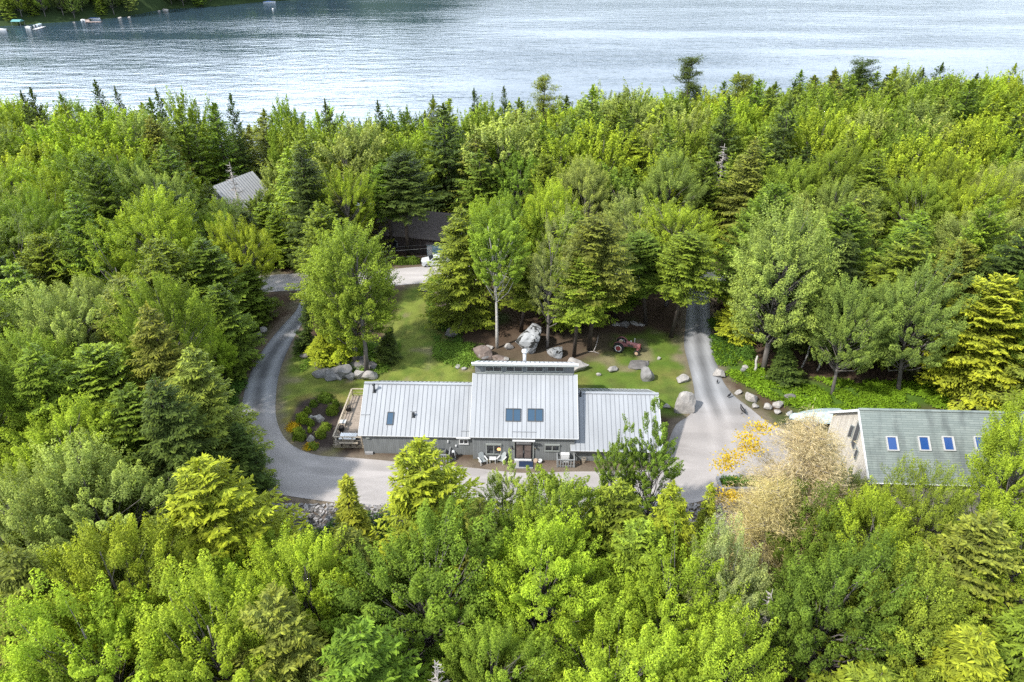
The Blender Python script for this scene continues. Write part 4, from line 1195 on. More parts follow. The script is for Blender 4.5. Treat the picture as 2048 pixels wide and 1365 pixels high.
# ------------------------------------------------------------------ boulders and rocks
rr = [
 (1056, 704, 56, 46, 11, 'rockmoss', 'huge pale boulder with dark mossy patches beneath the trees'),
 (1112, 718, 36, 26, 12, 'rockmoss', 'medium patched boulder right of the huge mossy boulder'),
 (1156, 745, 40, 26, 13, 'rockpale', 'pale smooth boulder behind the right end of the clerestory roof'),
 (966, 722, 40, 24, 14, 'rockbrown', 'brown stained peaked boulder behind the left end of the top roof'),
 (996, 724, 30, 12, 15, 'rockbrown', 'flat brown rock between the peaked boulder and the chimney'),
 (1016, 701, 18, 13, 16, 'rockpale', 'small pale pointed rock left of the huge mossy boulder'),
 (980, 700, 16, 8, 17, 'rockpale', 'low pale rock at the foot of the white trunk'),
 (1011, 722, 14, 8, 18, 'rockpale', 'small pale stone just left of the chimney'),
 (1225, 746, 18, 13, 19, 'rockpale', 'small pale rock in the lawn below the tractor'),
 (1295, 764, 28, 28, 20, 'rock', 'grey shark fin shaped boulder on the right lawn'),
 (1278, 738, 40, 10, 21, 'rockdark', 'long flat dark rock behind the fin shaped boulder'),
 (1364, 768, 26, 16, 22, 'rockpale', 'knobbly pale rock on the lawn beside the right drive'),
 (1198, 753, 9, 6, 23, 'rockpale', 'tiny white stone in the lawn nearest the house'),
 (1319, 720, 8, 6, 24, 'rockpale', 'tiny white stone in the lawn below the tractor front'),
 (1370, 828, 40, 38, 25, 'rockpale', 'big pale boulder where the lawn meets the parking area'),
 (1334, 818, 14, 8, 26, 'rockpale', 'small rock tucked left of the big parking area boulder'),
 (1441, 757, 26, 18, 27, 'rockpale', 'pale hollowed rock on the right edge of the drive'),
 (1490, 741, 12, 9, 28, 'rockpale', 'small pale rock in the ferns right of the drive'),
 (1528, 762, 14, 10, 29, 'rockpale', 'pale wedge rock below the leaning tree'),
 (1477, 790, 13, 9, 30, 'rockpale', 'first small rock down the edge of the parking area'),
 (1504, 806, 26, 18, 31, 'rockpale', 'whitish rock with dark underside along the parking edge'),
 (1511, 817, 16, 9, 32, 'rockpale', 'flat white rock just below the whitish rock'),
 (1534, 821, 16, 12, 33, 'rockpale', 'square pale rock on the parking edge'),
 (1560, 817, 22, 13, 34, 'rockpale', 'round pale rock in the ferns above the parking edge'),
 (1582, 804, 20, 14, 35, 'rockdark', 'dull grey rock highest in the ferny bank'),
 (1556, 829, 14, 9, 36, 'rockpale', 'small stone on bare soil at the parking corner'),
 (1580, 832, 14, 9, 37, 'rockmoss', 'mossy stone nearest the covered boat'),
 (1487, 745, 10, 8, 38, 'rock', 'small grey rock behind the hollowed rock'),
 (638, 758, 40, 16, 41, 'rock', 'long low grey boulder at the left end of the rock row'),
 (662, 762, 30, 20, 42, 'rock', 'leaning grey boulder second in the rock row'),
 (683, 760, 42, 30, 43, 'rock', 'big rounded grey boulder in the middle of the rock row'),
 (675, 761, 14, 12, 44, 'rockpale', 'small pale rock before the big rounded boulder'),
 (700, 762, 17, 14, 45, 'rock', 'small grey boulder right of the big rounded one'),
 (716, 760, 24, 20, 46, 'rockpale', 'split pale boulder at the foot of the grey snag'),
 (738, 762, 32, 18, 47, 'rockpale', 'cracked pale boulder at the right end of the rock row'),
 (680, 734, 50, 18, 48, 'rockdark', 'flat dark slab under the big broadleaf tree'),
 (715, 737, 50, 16, 49, 'rockdark', 'second flat dark slab beneath the big broadleaf tree'),
 (742, 742, 26, 18, 50, 'rockdark', 'dark upright slab behind the grey snag'),
 (612, 718, 20, 14, 51, 'rockdark', 'dark rock under the small conifers by the drive'),
 (637, 738, 20, 14, 52, 'rockdark', 'dark rock behind the long low boulder'),
 (526, 668, 14, 12, 53, 'rockpale', 'pale cube rock right one of the pair left of the drive'),
 (517, 677, 14, 12, 54, 'rockpale', 'tan cube rock left one of the pair left of the drive'),
 (637, 845, 18, 16, 55, 'rockpale', 'pale slanted rock in the middle of the shrub bed'),
 (620, 885, 14, 14, 56, 'rockpale', 'pale wedge rock at the front of the shrub bed'),
 (621, 838, 9, 6, 57, 'rockpale', 'tiny pale stone left of the slanted bed rock'),
 (1233, 654, 14, 8, 58, 'rockpale', 'small pale rock in deep shade under the trees'),
 (1248, 656, 22, 12, 59, 'rockdark', 'grey rock in deep shade behind the tractor'),
 (1270, 652, 18, 7, 60, 'rockpale', 'thin pale stone at the foot of a shaded trunk'),
 (1284, 654, 14, 6, 61, 'rockpale', 'thin pale stone right of the shaded trunk'),
 (850, 585, 16, 9, 62, 'rockpale', 'pale flat rock at the top end of the grass strip'),
 (868, 580, 22, 14, 63, 'rock', 'grey rock at the corner of the grass strip and road'),
 (876, 600, 22, 14, 64, 'rockbrown', 'reddish rock uppermost on the slope beside the grass strip'),
 (884, 618, 26, 14, 65, 'rockbrown', 'reddish rock second down the slope beside the grass strip'),
 (893, 650, 26, 16, 66, 'rockbrown', 'reddish rock third down the slope beside the grass strip'),
 (900, 678, 26, 18, 67, 'rockdark', 'dark rock lowest on the slope beside the grass strip'),
 (880, 706, 14, 7, 68, 'rockpale', 'white stone in the leafy patch above the lawn'),
 (893, 714, 12, 6, 69, 'rockpale', 'low white stone among plants above the left wing'),
 (915, 738, 14, 7, 70, 'rockpale', 'white stone on lawn nearest the clerestory'),
 (927, 741, 9, 7, 71, 'rockpale', 'tiny white stone beside the clerestory wall'),
]
for (px, py, w, h, sd, mt, lb) in rr:
    rock(px, py, w, h, sd, M[mt], lb, group='boulders and rocks round the clearing')

# riprap bank: broken stone dumped below the drive, nobody could count it
def riprap():
    rs = np.random.RandomState(5)
    v = []; f = []
    bx = np.concatenate([rs.uniform(-26, 0, 5200), rs.uniform(6, 22, 2600)])
    by = rs.uniform(39.5, 47.4, len(bx)); 
    gzz = ground_z(bx, by)
    cube = np.array([(-1, -1, -1), (1, -1, -1), (1, 1, -1), (-1, 1, -1), (-1, -1, 1), (1, -1, 1), (1, 1, 1), (-1, 1, 1)], float) * .5
    q = np.array([(0, 3, 2, 1), (4, 5, 6, 7), (0, 1, 5, 4), (1, 2, 6, 5), (2, 3, 7, 6), (3, 0, 4, 7)])
    for i in range(len(bx)):
        s = rs.uniform(.12, .42) * np.array([1, rs.uniform(.5, .9), rs.uniform(.3, .6)])
        c = cube * s * rs.uniform(.7, 1.2, (8, 3))
        a, b = rs.uniform(0, 6.28), rs.uniform(-.6, .6)
        R = np.array([[math.cos(a), -math.sin(a), 0], [math.sin(a), math.cos(a), 0], [0, 0, 1]]) @ np.array([[1, 0, 0], [0, math.cos(b), -math.sin(b)], [0, math.sin(b), math.cos(b)]])
        v.append(c @ R.T + [bx[i], by[i], gzz[i] + .05]); f.append(q + i * 8)
    v = np.concatenate(v); f = np.concatenate(f)
    me = bpy.data.meshes.new('riprap_stones'); me.from_pydata(v.tolist(), [], f.tolist())
    m, n, l, b = newmat('broken_stone'); b.inputs['Roughness'].default_value = .9
    g = n.new('ShaderNodeNewGeometry'); rp = n.new('ShaderNodeValToRGB')
    rp.color_ramp.elements[0].color = (.07, .065, .06, 1); rp.color_ramp.elements[1].color = (.36, .34, .33, 1)
    l.new(g.outputs['Random Per Island'], rp.inputs['Fac']); l.new(rp.outputs[0], b.inputs['Base Color'])
    me.materials.append(m)
    tag(link('riprap_stones', me), 'bank of broken grey stone below the drive', 'stones', kind='stuff')
riprap()

# ------------------------------------------------------------------ foliage meshes
def quads_mesh(name, C, T, B, var, tip, m):
    """C centres, T half length vectors, B half width vectors"""
    n = len(C)
    v = np.empty((n, 4, 3)); v[:, 0] = C - T; v[:, 1] = C + B - T * .1; v[:, 2] = C + T; v[:, 3] = C - B - T * .1
    me = bpy.data.meshes.new(name)
    me.vertices.add(n * 4); me.vertices.foreach_set('co', v.ravel())
    me.loops.add(n * 4); me.loops.foreach_set('vertex_index', np.arange(n * 4))
    me.polygons.add(n); me.polygons.foreach_set('loop_start', np.arange(0, n * 4, 4))
    a = me.attributes.new('leafvar', 'FLOAT_VECTOR', 'POINT')
    d = np.zeros((n, 4, 3)); d[:, :, 0] = var[:, None]; d[:, :, 1] = tip[:, None]
    a.data.foreach_set('vector', d.ravel().astype(np.float32))
    me.update(); me.materials.append(m)
    return me

def unit_rows(a): return a / (np.linalg.norm(a, axis=1, keepdims=True) + 1e-9)

def leaf_cloud(rs, C, N, size, aspect=.55, jitter=.5):
    n = len(C)
    N = unit_rows(N + rs.normal(size=(n, 3)) * jitter)
    a = rs.normal(size=(n, 3)); a[:, 2] -= .5
    T = unit_rows(a - (a * N).sum(1, keepdims=True) * N)
    B = np.cross(N, T)
    s = size * rs.uniform(.65, 1.25, (n, 1))
    return T * s * .5, B * s * .5 * aspect

def broadleaf(seed, H=18., R=5., base=.28, tufts=150, per=170, size=.24, sparse=1.0, top=1.0, droop=0.0, lump=1.0, tk=.014):
    rs = np.random.RandomState(seed)
    # big lobes give the crown an uneven outline
    lobes = []
    for i in range(9):
        d = rs.normal(size=3); d[2] = abs(d[2]) * .8 + .1 * rs.normal(); d /= np.linalg.norm(d)
        lobes.append((d, rs.uniform(.1, .42) * lump))
    zc = H * (base + (1 - base) * .46); RZ_ = H * (1 - base) * .54
    C = []; N = []; V = []; Tp = []
    cen = np.array([rs.uniform(-.4, .4), rs.uniform(-.4, .4), zc])
    limbs = []
    for i in range(tufts):
        d = rs.normal(size=3); d /= np.linalg.norm(d)
        if d[2] < -.55: d[2] *= -.5; d /= np.linalg.norm(d)
        ext = .72 + sum(a * max(0, d.dot(l) - .72) / .28 for l, a in lobes)
        rad = ext * rs.uniform(.42, 1.0) ** .5
        p = cen + d * np.array([R, R, RZ_]) * rad
        if d[2] > 0: p[2] = cen[2] + (p[2] - cen[2]) * top
        ax = np.array([d[0] * .75, d[1] * .75, max(d[2], 0) * .5 + .6 - droop]) + rs.normal(size=3) * .22
        ax /= np.linalg.norm(ax)
        Lh = rs.uniform(1.3, 2.7) * R / 5; rr_ = rs.uniform(.40, .78) * R / 5
        n = int(per * rs.uniform(.7, 1.2) * sparse)
        t = rs.beta(1.3, 1.5, n)
        o = rs.normal(size=(n, 3)); o -= (o @ ax)[:, None] * ax; o = unit_rows(o)
        prof = rr_ * np.sqrt(np.clip(1 - t, 0, 1)) * (.55 + .5 * t)
        rad_ = prof * rs.uniform(.25, 1, n) ** .5
        pts = p + ax * ((t - .35) * Lh)[:, None] + o * rad_[:, None]
        C.append(pts); N.append(o * .7 + ax * .5 + np.array([0, 0, .6]))
        tv = rs.uniform(.75, 1.2)
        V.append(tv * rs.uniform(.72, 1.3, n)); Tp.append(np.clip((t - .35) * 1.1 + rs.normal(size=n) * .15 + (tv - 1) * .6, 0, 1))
        if i % 5 == 0: limbs.append(p)
    C = np.concatenate(C); N = np.concatenate(N); V = np.concatenate(V); Tp = np.concatenate(Tp)
    T, B = leaf_cloud(rs, C, N, size)
    crown = quads_mesh('broadleaf_crown', C, T, B, V, Tp, M['leaf'])
    tb = MB(); r0 = tk * H
    lean = rs.uniform(-.5, .5, 2)
    tp = [np.array([lean[0] * s * s + .12 * math.sin(5 * s + seed), lean[1] * s * s, H * .86 * s - .6 * (s == 0)]) for s in np.linspace(0, 1, 8)]
    tb.tube(tp, [r0 * (1.25 - 1.1 * s) for s in np.linspace(0, 1, 8)], 8)
    for p in limbs:
        s = np.clip((p[2] - 2.6) / (H * .86) * .8, .22, .9); b = np.array([lean[0] * s * s, lean[1] * s * s, H * .86 * s])
        mid = (b + p) / 2 + np.array([0, 0, -.25]) + rs.normal(size=3) * .25
        rr0 = r0 * .42 * (1.2 - s)
        tb.tube([b, mid, p], [rr0, rr0 * .7, rr0 * .2], 5)
    return tb, crown

def conifer(seed, H=19., R=3.6, base=.1, whorl=.42, nb=6, card=.42, wid=.13, step=.17, up=.35, droop=-.22, power=1.1, gap=.0, bark='darkbark', tipgain=1.0, sub=3):
    rs = np.random.RandomState(seed)
    C = []; T = []; B = []; V = []; Tp = []
    tb = MB(); r0 = .0125 * H
    tb.tube([(0, 0, -.6), (0, 0, H * .4), (.05, 0, H * .75), (0, 0, H * .99)], [r0 * 1.15, r0 * .8, r0 * .4, .02], 8)
    z = H * base
    asym = rs.uniform(0, 6.28)
    while z < H * .985:
        f = (z - H * base) / (H * (1 - base))
        k = nb if f < .85 else 4
        for j in range(k):
            if rs.rand() < gap: continue
            az = rs.uniform(0, 6.28)
            prof = (1 - f) ** power * (.55 + .45 * min(1, f * 5 + .35)) 
            L = (R * prof * (1 + .15 * math.cos(az - asym)) * rs.uniform(.72, 1.15) + .22)
            el = droop + (up - droop) * f ** 1.3 + rs.normal() * .07
            d = np.array([math.cos(az) * math.cos(el), math.sin(az) * math.cos(el), math.sin(el)])
            side = np.array([-math.sin(az), math.cos(az), 0])
            zz = z + rs.uniform(-.2, .2)
            n = max(2, int(L / step))
            s = (np.arange(n) + .6) / n
            s = np.repeat(s, sub * 2); m_ = len(s)
            sg = np.tile(np.repeat([1, -1], sub), n)
            # side twigs shorten towards the tip; branch end curls up a little
            tw = (.14 + .30 * (1 - s)) * min(1.6, .55 + L * .28)
            q = rs.uniform(.1, 1, m_)
            bp_ = np.array([0, 0, zz]) + d * (L * s)[:, None] + np.array([0, 0, 1.0]) * (L * .12 * (s ** 2.5) - .02)[:, None]
            off = side * (sg * tw * q * 1.6)[:, None] + d * (tw * q * .8)[:, None] + np.array([0, 0, -1.0]) * (tw * q * q * .55)[:, None]
            pt = bp_ + off + rs.normal(size=(m_, 3)) * .035
            dr_ = side * (sg * .75)[:, None] + d[None] * .75 + np.array([0, 0, -.25]) + rs.normal(size=(m_, 3)) * .3
            dr_ = unit_rows(dr_)
            nn = unit_rows(np.array([0, 0, 1.0]) + rs.normal(size=(m_, 3)) * .35 + d * .2)
            bb = unit_rows(np.cross(nn, dr_))
            sz = rs.uniform(.7, 1.25, m_)[:, None]
            C.append(pt); T.append(dr_ * card * .5 * sz); B.append(bb * wid * .5 * sz)
            tv = rs.uniform(.78, 1.2)
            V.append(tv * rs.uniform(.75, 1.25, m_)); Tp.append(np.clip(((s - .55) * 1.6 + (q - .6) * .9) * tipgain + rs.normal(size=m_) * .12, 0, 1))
            if L > 1.2 and j % 2 == 0:
                tb.tube([(0, 0, zz), tuple(np.array([0, 0, zz]) + d * L * .8)], [r0 * .22 * (1 - f) + .012, .008], 4)
        z += whorl * (1 - .35 * f) * rs.uniform(.85, 1.15)
    # leader
    n = 60; zt = rs.uniform(H * .93, H * 1.02, n); an = rs.uniform(0, 6.28, n)
    rr_ = (H * 1.03 - zt) * .22
    C.append(np.stack([rr_ * np.cos(an), rr_ * np.sin(an), zt], 1)); T.append(unit_rows(np.stack([np.cos(an), np.sin(an), an * 0 + 1.4], 1)) * card * .45)
    B.append(unit_rows(np.stack([-np.sin(an), np.cos(an), an * 0], 1)) * wid * .5); V.append(rs.uniform(.8, 1.2, n)); Tp.append(rs.uniform(.4, 1, n))
    crown = quads_mesh('conifer_crown', np.concatenate(C), np.concatenate(T), np.concatenate(B), np.concatenate(V), np.concatenate(Tp), M['needle'])
    return tb, crown

def pine(seed, H=22.):
    rs = np.random.RandomState(seed)
    tb = MB(); r0 = .3
    C = []; N = []; V = []; Tp = []; 
    tb.tube([(0, 0, -.6), (.1, 0, H * .5), (-.1, .1, H * .8), (.05, 0, H * .98)], [r0, r0 * .7, r0 * .4, .04], 8)
    z = H * .38
    while z < H * .97:
        f = (z - H * .38) / (H * .6)
        for j in range(rs.randint(3, 6)):
            az = rs.uniform(0, 6.28); L = (4.6 * (1 - f * .62)) * rs.uniform(.45, 1.05); el = .12 + .45 * f + rs.normal() * .12
            d = np.array([math.cos(az) * math.cos(el), math.sin(az) * math.cos(el), math.sin(el)])
            o = np.array([0, 0, z + rs.uniform(-.3, .3)])
            tb.tube([o, o + d * L * .55 - [0, 0, .15], o + d * L], [.07, .05, .015], 5)
            for q in np.arange(.45, 1.05, .14):
                c = o + d * L * q + rs.normal(size=3) * .28 + [0, 0, .12]
                n = 46
                p = rs.normal(size=(n, 3)) * np.array([.42, .42, .17]) + c
                C.append(p); N.append(unit_rows(p - c) * .4 + np.array([0, 0, .9])); tv = rs.uniform(.8, 1.2)
                V.append(tv * rs.uniform(.75, 1.25, n)); Tp.append(np.clip(rs.uniform(-.2, .8, n), 0, 1))
        z += rs.uniform(.9, 1.7)
    C = np.concatenate(C); N = np.concatenate(N)
    T, B = leaf_cloud(rs, C, N, .42, .22, .6)
    return tb, quads_mesh('pine_crown', C, T, B, np.concatenate(V), np.concatenate(Tp), M['needle'])

def deadtree(seed, H=16., R=2.2, dense=1.0):
    rs = np.random.RandomState(seed)
    tb = MB(); tb.tube([(0, 0, -.5), (.1, 0, H * .5), (0, .1, H)], [.2, .12, .02], 7)
    br = MB(); z = H * .25
    while z < H * .97:
        f = z / H
        for j in range(4):
            az = rs.uniform(0, 6.28); L = R * (1.15 - f) * rs.uniform(.5, 1.2); el = rs.uniform(-.25, .25)
            d = np.array([math.cos(az) * math.cos(el), math.sin(az) * math.cos(el), math.sin(el)]); o = np.array([0, 0, z])
            e = o + d * L + [0, 0, .12 * L]
            br.tube([o, o + d * L * .5, e], [.05, .035, .012], 4)
            for q in range(int(7 * dense)):
                s = rs.uniform(.3, 1); b = o + d * L * s; dd = d * .5 + rs.normal(size=3) * .5; br.tube([b, b + dd * .55 * L * .5], [.02, .008], 3, cap=False)
        z += rs.uniform(.28, .5)
    return tb, br

def dying(seed, H=15., R=5.):
    """big conifer with rust coloured dry needles"""
    rs = np.random.RandomState(seed)
    tb = MB(); tb.tube([(0, 0, -.6), (.2, 0, H * .4), (-.1, .1, H * .75), (0, 0, H * .97)], [.3, .22, .12, .03], 8)
    br = MB(); C = []; D = []; C2 = []
    z = H * .2
    while z < H * .96:
        f = z / H
        for j in range(6):
            az = rs.uniform(0, 6.28); L = R * (1.12 - f) ** .8 * rs.uniform(.6, 1.15) ; el = .05 + .35 * f + rs.normal() * .12
            d = np.array([math.cos(az) * math.cos(el), math.sin(az) * math.cos(el), math.sin(el)]); o = np.array([0, 0, z])
            br.tube([o, o + d * L * .5 - [0, 0, .1], o + d * L], [.06, .04, .012], 4)
            n = int(480 * L / R + 90)
            s = rs.uniform(.2, 1.05, n) ** .8
            p = o + d * (L * s)[:, None] + rs.normal(size=(n, 3)) * np.array([.42, .42, .26])
            C.append(p); D.append(unit_rows(d[None] * .8 + rs.normal(size=(n, 3)) * .6))
        z += rs.uniform(.34, .6)
    C = np.concatenate(C); D = np.concatenate(D); n = len(C)
    Bv = unit_rows(np.cross(D, rs.normal(size=(n, 3))))
    s = rs.uniform(.7, 1.3, (n, 1))
    crown = quads_mesh('dry_crown', C, D * .19 * s, Bv * .013 * s, rs.uniform(.6, 1.3, n), rs.uniform(0, .5, n), M['needle'])
    # a few clumps that still hold orange-yellow leaves, on the left side
    for c in ((-3.6, 1.4, H * .80), (-4.5, 1.0, H * .70), (-2.6, 1.9, H * .84), (-4.6, -.2, H * .52), (-3.4, .9, H * .76), (-5.0, .6, H * .67)):
        q = rs.normal(size=(230, 3)) * np.array([.45, .38, .16]) + np.array(c); C2.append(q)
    C2 = np.concatenate(C2)
    T, B = leaf_cloud(rs, C2, np.tile([[0, 0, 1.0]], (len(C2), 1)), .2)
    live = quads_mesh('yellow_leaves', C2, T, B, rs.uniform(.7, 1.2, len(C2)), rs.uniform(0, .6, len(C2)), M['leaf'])
    return tb, br, crown, live

PROTO = {}
def reg(key, tbcr, bark):
    tb, crown = tbcr
    me = tb.mesh(key + '_trunk', M[bark], True)
    zs = np.empty(len(crown.vertices) * 3); crown.vertices.foreach_get('co', zs); zs = zs.reshape(-1, 3)
    h = float(np.percentile(zs[:, 2], 99.7)); r = float(np.percentile(np.hypot(zs[:, 0], zs[:, 1]), 96))
    PROTO.setdefault(key, []).append((me, crown, h, r))
for i in range(6): reg('maple', broadleaf(100 + i, 16, 5.4, .10, 330, 270, .15, lump=.85), 'bark')
for i in range(2): reg('fullmaple', broadleaf(130 + i, 17, 5.4, .0, 420, 190, .175, lump=.4), 'bark')
for i in range(2): reg('birch', broadleaf(200 + i, 18, 3.6, .38, 190, 170, .18, 1.0, lump=.6, tk=.0085), 'birch')
for i in range(2): reg('aspen', broadleaf(220 + i, 17, 2.7, .04, 300, 140, .15, 1.0, top=1.1, tk=.008, lump=.9), 'bark')
for i in range(2): reg('paletree', broadleaf(240 + i, 20, 5.2, .12, 260, 190, .16, .9), 'bark')
for i in range(5): reg('spruce', conifer(300 + i, 17.5, 4.6, .08, .42, 7, .38, .12, .16, power=.8, gap=.1), 'darkbark')
for i in range(3): reg('hemlock', conifer(320 + i, 16.5, 5.0, .10, .5, 7, .40, .14, .16, up=.7, droop=-.1, power=.62, tipgain=1.3, gap=.12), 'darkbark')
for i in range(2): reg('limbed', conifer(340 + i, 20, 4.6, .46, .42, 8, .40, .13, .17, up=.5, droop=-.12, power=.5, tipgain=1.0, gap=.12), 'darkbark')
for i in range(2): reg('thinspruce', conifer(350 + i, 15, 2.0, .05, .38, 5, .34, .11, .14, gap=.2), 'darkbark')
for i in range(3): reg('pine', pine(400 + i), 'darkbark')
# lighter versions for trees a long way off
for i in range(4): reg('farmaple', broadleaf(500 + i, 15, 5.6, .05, 230, 85, .34, lump=.7), 'bark')
for i in range(4): reg('farspruce', conifer(520 + i, 17, 4.8, .06, .6, 6, .58, .24, .34, sub=2, power=.7, up=.6, gap=.1), 'darkbark')

KIND = {'maple': 'broadleaf tree', 'fullmaple': 'broadleaf tree', 'farmaple': 'broadleaf tree', 'birch': 'birch tree', 'aspen': 'slender leafy tree', 'paletree': 'feathery tree',
        'spruce': 'spruce', 'farspruce': 'spruce', 'hemlock': 'hemlock', 'limbed': 'high crowned conifer', 'thinspruce': 'thin spruce', 'pine': 'pine tree'}
NAME = {'maple': 'broadleaf_tree', 'fullmaple': 'broadleaf_tree', 'farmaple': 'broadleaf_tree', 'birch': 'birch_tree', 'aspen': 'aspen_tree', 'paletree': 'feathery_tree',
        'spruce': 'spruce_tree', 'farspruce': 'spruce_tree', 'hemlock': 'hemlock_tree', 'limbed': 'tall_conifer', 'thinspruce': 'thin_spruce', 'pine': 'pine_tree'}
TINT = {'bright green': (.22, .305, .03), 'yellow-green': (.24, .305, .03), 'pale green': (.24, .30, .08), 'deep green': (.115, .18, .026), 'mid green': (.17, .24, .032),
        'dark green': (.062, .095, .024), 'olive green': (.165, .195, .038), 'fresh green': (.16, .22, .03), 'golden green': (.245, .275, .032), 'blue-green': (.165, .23, .055),
        'grey-green': (.215, .245, .085), 'silvery green': (.24, .30, .12)}
TREES = []
RS = np.random.RandomState(77)
def tree(key, x, y, h, r, tint, label=None, zg=None, lean=0, leany=0, vi=None, jit=.12, trunk_mat=None):
    zg = gz(x, y) if zg is None else zg
    v = PROTO[key][RS.randint(len(PROTO[key])) if vi is None else vi % len(PROTO[key])]
    o = bpy.data.objects.new(NAME[key], None); COL.objects.link(o)
    o.empty_display_size = 1
    o.location = (x, y, zg); o.rotation_euler = (leany, lean, RS.uniform(0, 6.28))
    o.scale = (r / v[3], r / v[3], h / v[2])
    t = link('trunk', v[0], o)
    c = link('crown', v[1], o)
    cl = np.array(TINT[tint]) * (1 + RS.uniform(-jit, jit)) * (1 + RS.uniform(-.05, .05, 3))
    c.color = tuple(cl) + (1,); t.color = (1, 1, 1, 1)
    px, py = Q(x, y, zg + h)
    TREES.append(dict(o=o, key=key, x=x, y=y, h=h, r=r, tint=tint, px=px, py=py, label=label))
    return o

def key_tree(key, apx, apy, Y, r, tint, label=None, base=None, **kw):
    """the top of the tree is seen at that pixel; Y is the distance of its foot"""
    X, _, Z = PY(apx, apy, Y)
    lean = 0
    if base is not None:
        bx, by, _ = P(*base); X0, Y = bx, by
        X, _, Z = PY(apx, apy, Y)
        g = gz(X0, Y); lean = math.atan2(X - X0, Z - g); lean = max(-.22, min(.22, lean)); X = X0
        o = tree(key, X, Y, Z - g, r, tint, label, lean=0, **kw)
        o.rotation_euler = (0, lean, 0)
        return o
    g = gz(X, Y)
    return tree(key, X, Y, Z - g, r, tint, label, **kw)

KT = key_tree
# --- foreground, tops just below the drive
KT('hemlock', 838, 893, 38.5, 5.0, 'yellow-green', 'large yellow-green hemlock whose top stands before the left wing wall')
KT('thinspruce', 692, 956, 41.5, 2.3, 'golden green', 'thin golden green spruce standing before the stone bank')
KT('aspen', 1004, 912, 41.5, 1.9, 'pale green', 'slender pale leafy tree before the entrance window')
KT('birch', 1110, 945, 38.5, 3.2, 'mid green', 'mid green tree right of the slender pale one, before the drive')
KT('maple', 1060, 985, 37.0, 3.6, 'mid green')
KT('aspen', 1243, 848, 43.4, 1.9, 'deep green', 'left and shorter of two deep green slender trees before the right wing')
KT('aspen', 1325, 812, 43.6, 2.3, 'deep green', 'right and taller of two deep green slender trees before the right wing')
KT('hemlock', 1240, 972, 38, 4.0, 'fresh green'); KT('spruce', 1345, 975, 38, 3.0, 'yellow-green')
KT('thinspruce', 1424, 972, 40, 1.5, 'golden green', 'very thin golden spruce left of the rust coloured tree')
KT('maple', 2115, 785, 41, 4.3, 'bright green', 'big bright broadleaf tree covering the right end of the barn roof')
KT('maple', 1780, 985, 36, 4.4, 'yellow-green'); KT('maple', 1655, 1000, 36.5, 4.2, 'deep green'); KT('maple', 1890, 955, 38, 3.8, 'mid green')
None
KT('maple', 1480, 1075, 32, 3.2, 'silvery green', 'silvery green leafy tree below the rust coloured tree')
KT('maple', 1700, 1100, 30, 5.4, 'deep green'); KT('maple', 1350, 1130, 30, 5.2, 'bright green'); KT('maple', 1085, 1070, 32, 4.9, 'bright green', vi=1)
KT('maple', 850, 1065, 31.5, 5.8, 'deep green'); KT('maple', 590, 1085, 32, 4.6, 'yellow-green'); KT('hemlock', 395, 930, 37.5, 5.6, 'yellow-green')
KT('maple', 140, 905, 39, 6.4, 'pale green'); KT('maple', 195, 1075, 31, 4.8, 'yellow-green'); KT('maple', 390, 1195, 26.5, 5.2, 'bright green')
KT('hemlock', 545, 1190, 27, 3.9, 'olive green'); KT('maple', 130, 1200, 26, 5.2, 'bright green'); KT('spruce', 20, 1110, 30, 4.2, 'olive green')
KT('hemlock', 1985, 1040, 33, 4.2, 'olive green'); KT('maple', 1870, 1150, 29, 4.8, 'mid green'); KT('maple', 1250, 1260, 25, 5.0, 'bright green')
KT('maple', 1450, 1290, 24, 4.6, 'bright green'); KT('spruce', 1960, 1270, 25, 4.0, 'golden green'); KT('maple', 980, 1240, 26, 3.8, 'mid green')
KT('hemlock', 720, 1260, 25, 4.4, 'deep green'); KT('spruce', 560, 1000, 0.0 + 39, 0.0 + 2.6, 'olive green') if False else None
KT('hemlock', 1280, 1050, 34.5, 4.0, 'fresh green'); KT('maple', 0, 960, 36, 5.2, 'pale green'); KT('spruce', 690, 1060, 34.5, 3.2, 'olive green')
KT('spruce', 960, 1010, 35.5, 3.4, 'olive green')
# --- left of the drive
KT('spruce', 385, 702, 50, 4.6, 'olive green', 'olive spruce with bare lower trunk left of where the drive bends')
KT('spruce', 470, 850, 48.3, 2.6, 'dark green', 'dark drooping spruce touching the outside of the drive bend')
KT('hemlock', 175, 700, 52, 5.2, 'mid green'); KT('spruce', 240, 560, 62, 5.0, 'olive green'); KT('maple', 140, 560, 66, 4.6, 'pale green')
KT('spruce', 60, 700, 50, 4.6, 'fresh green'); KT('spruce', 320, 480, 75, 4.8, 'mid green'); KT('spruce', 400, 480, 78, 4.8, 'deep green')
KT('maple', 470, 430, 86, 4.0, 'yellow-green'); KT('spruce', 495, 530, 82, 3.2, 'deep green'); KT('spruce', 430, 570, 70, 3.8, 'deep green')
KT('hemlock', 255, 780, 48, 4.4, 'deep green'); KT('maple', 290, 390, 84, 7.4, 'bright green'); KT('spruce', 300, 240, 120, 5, 'olive green')
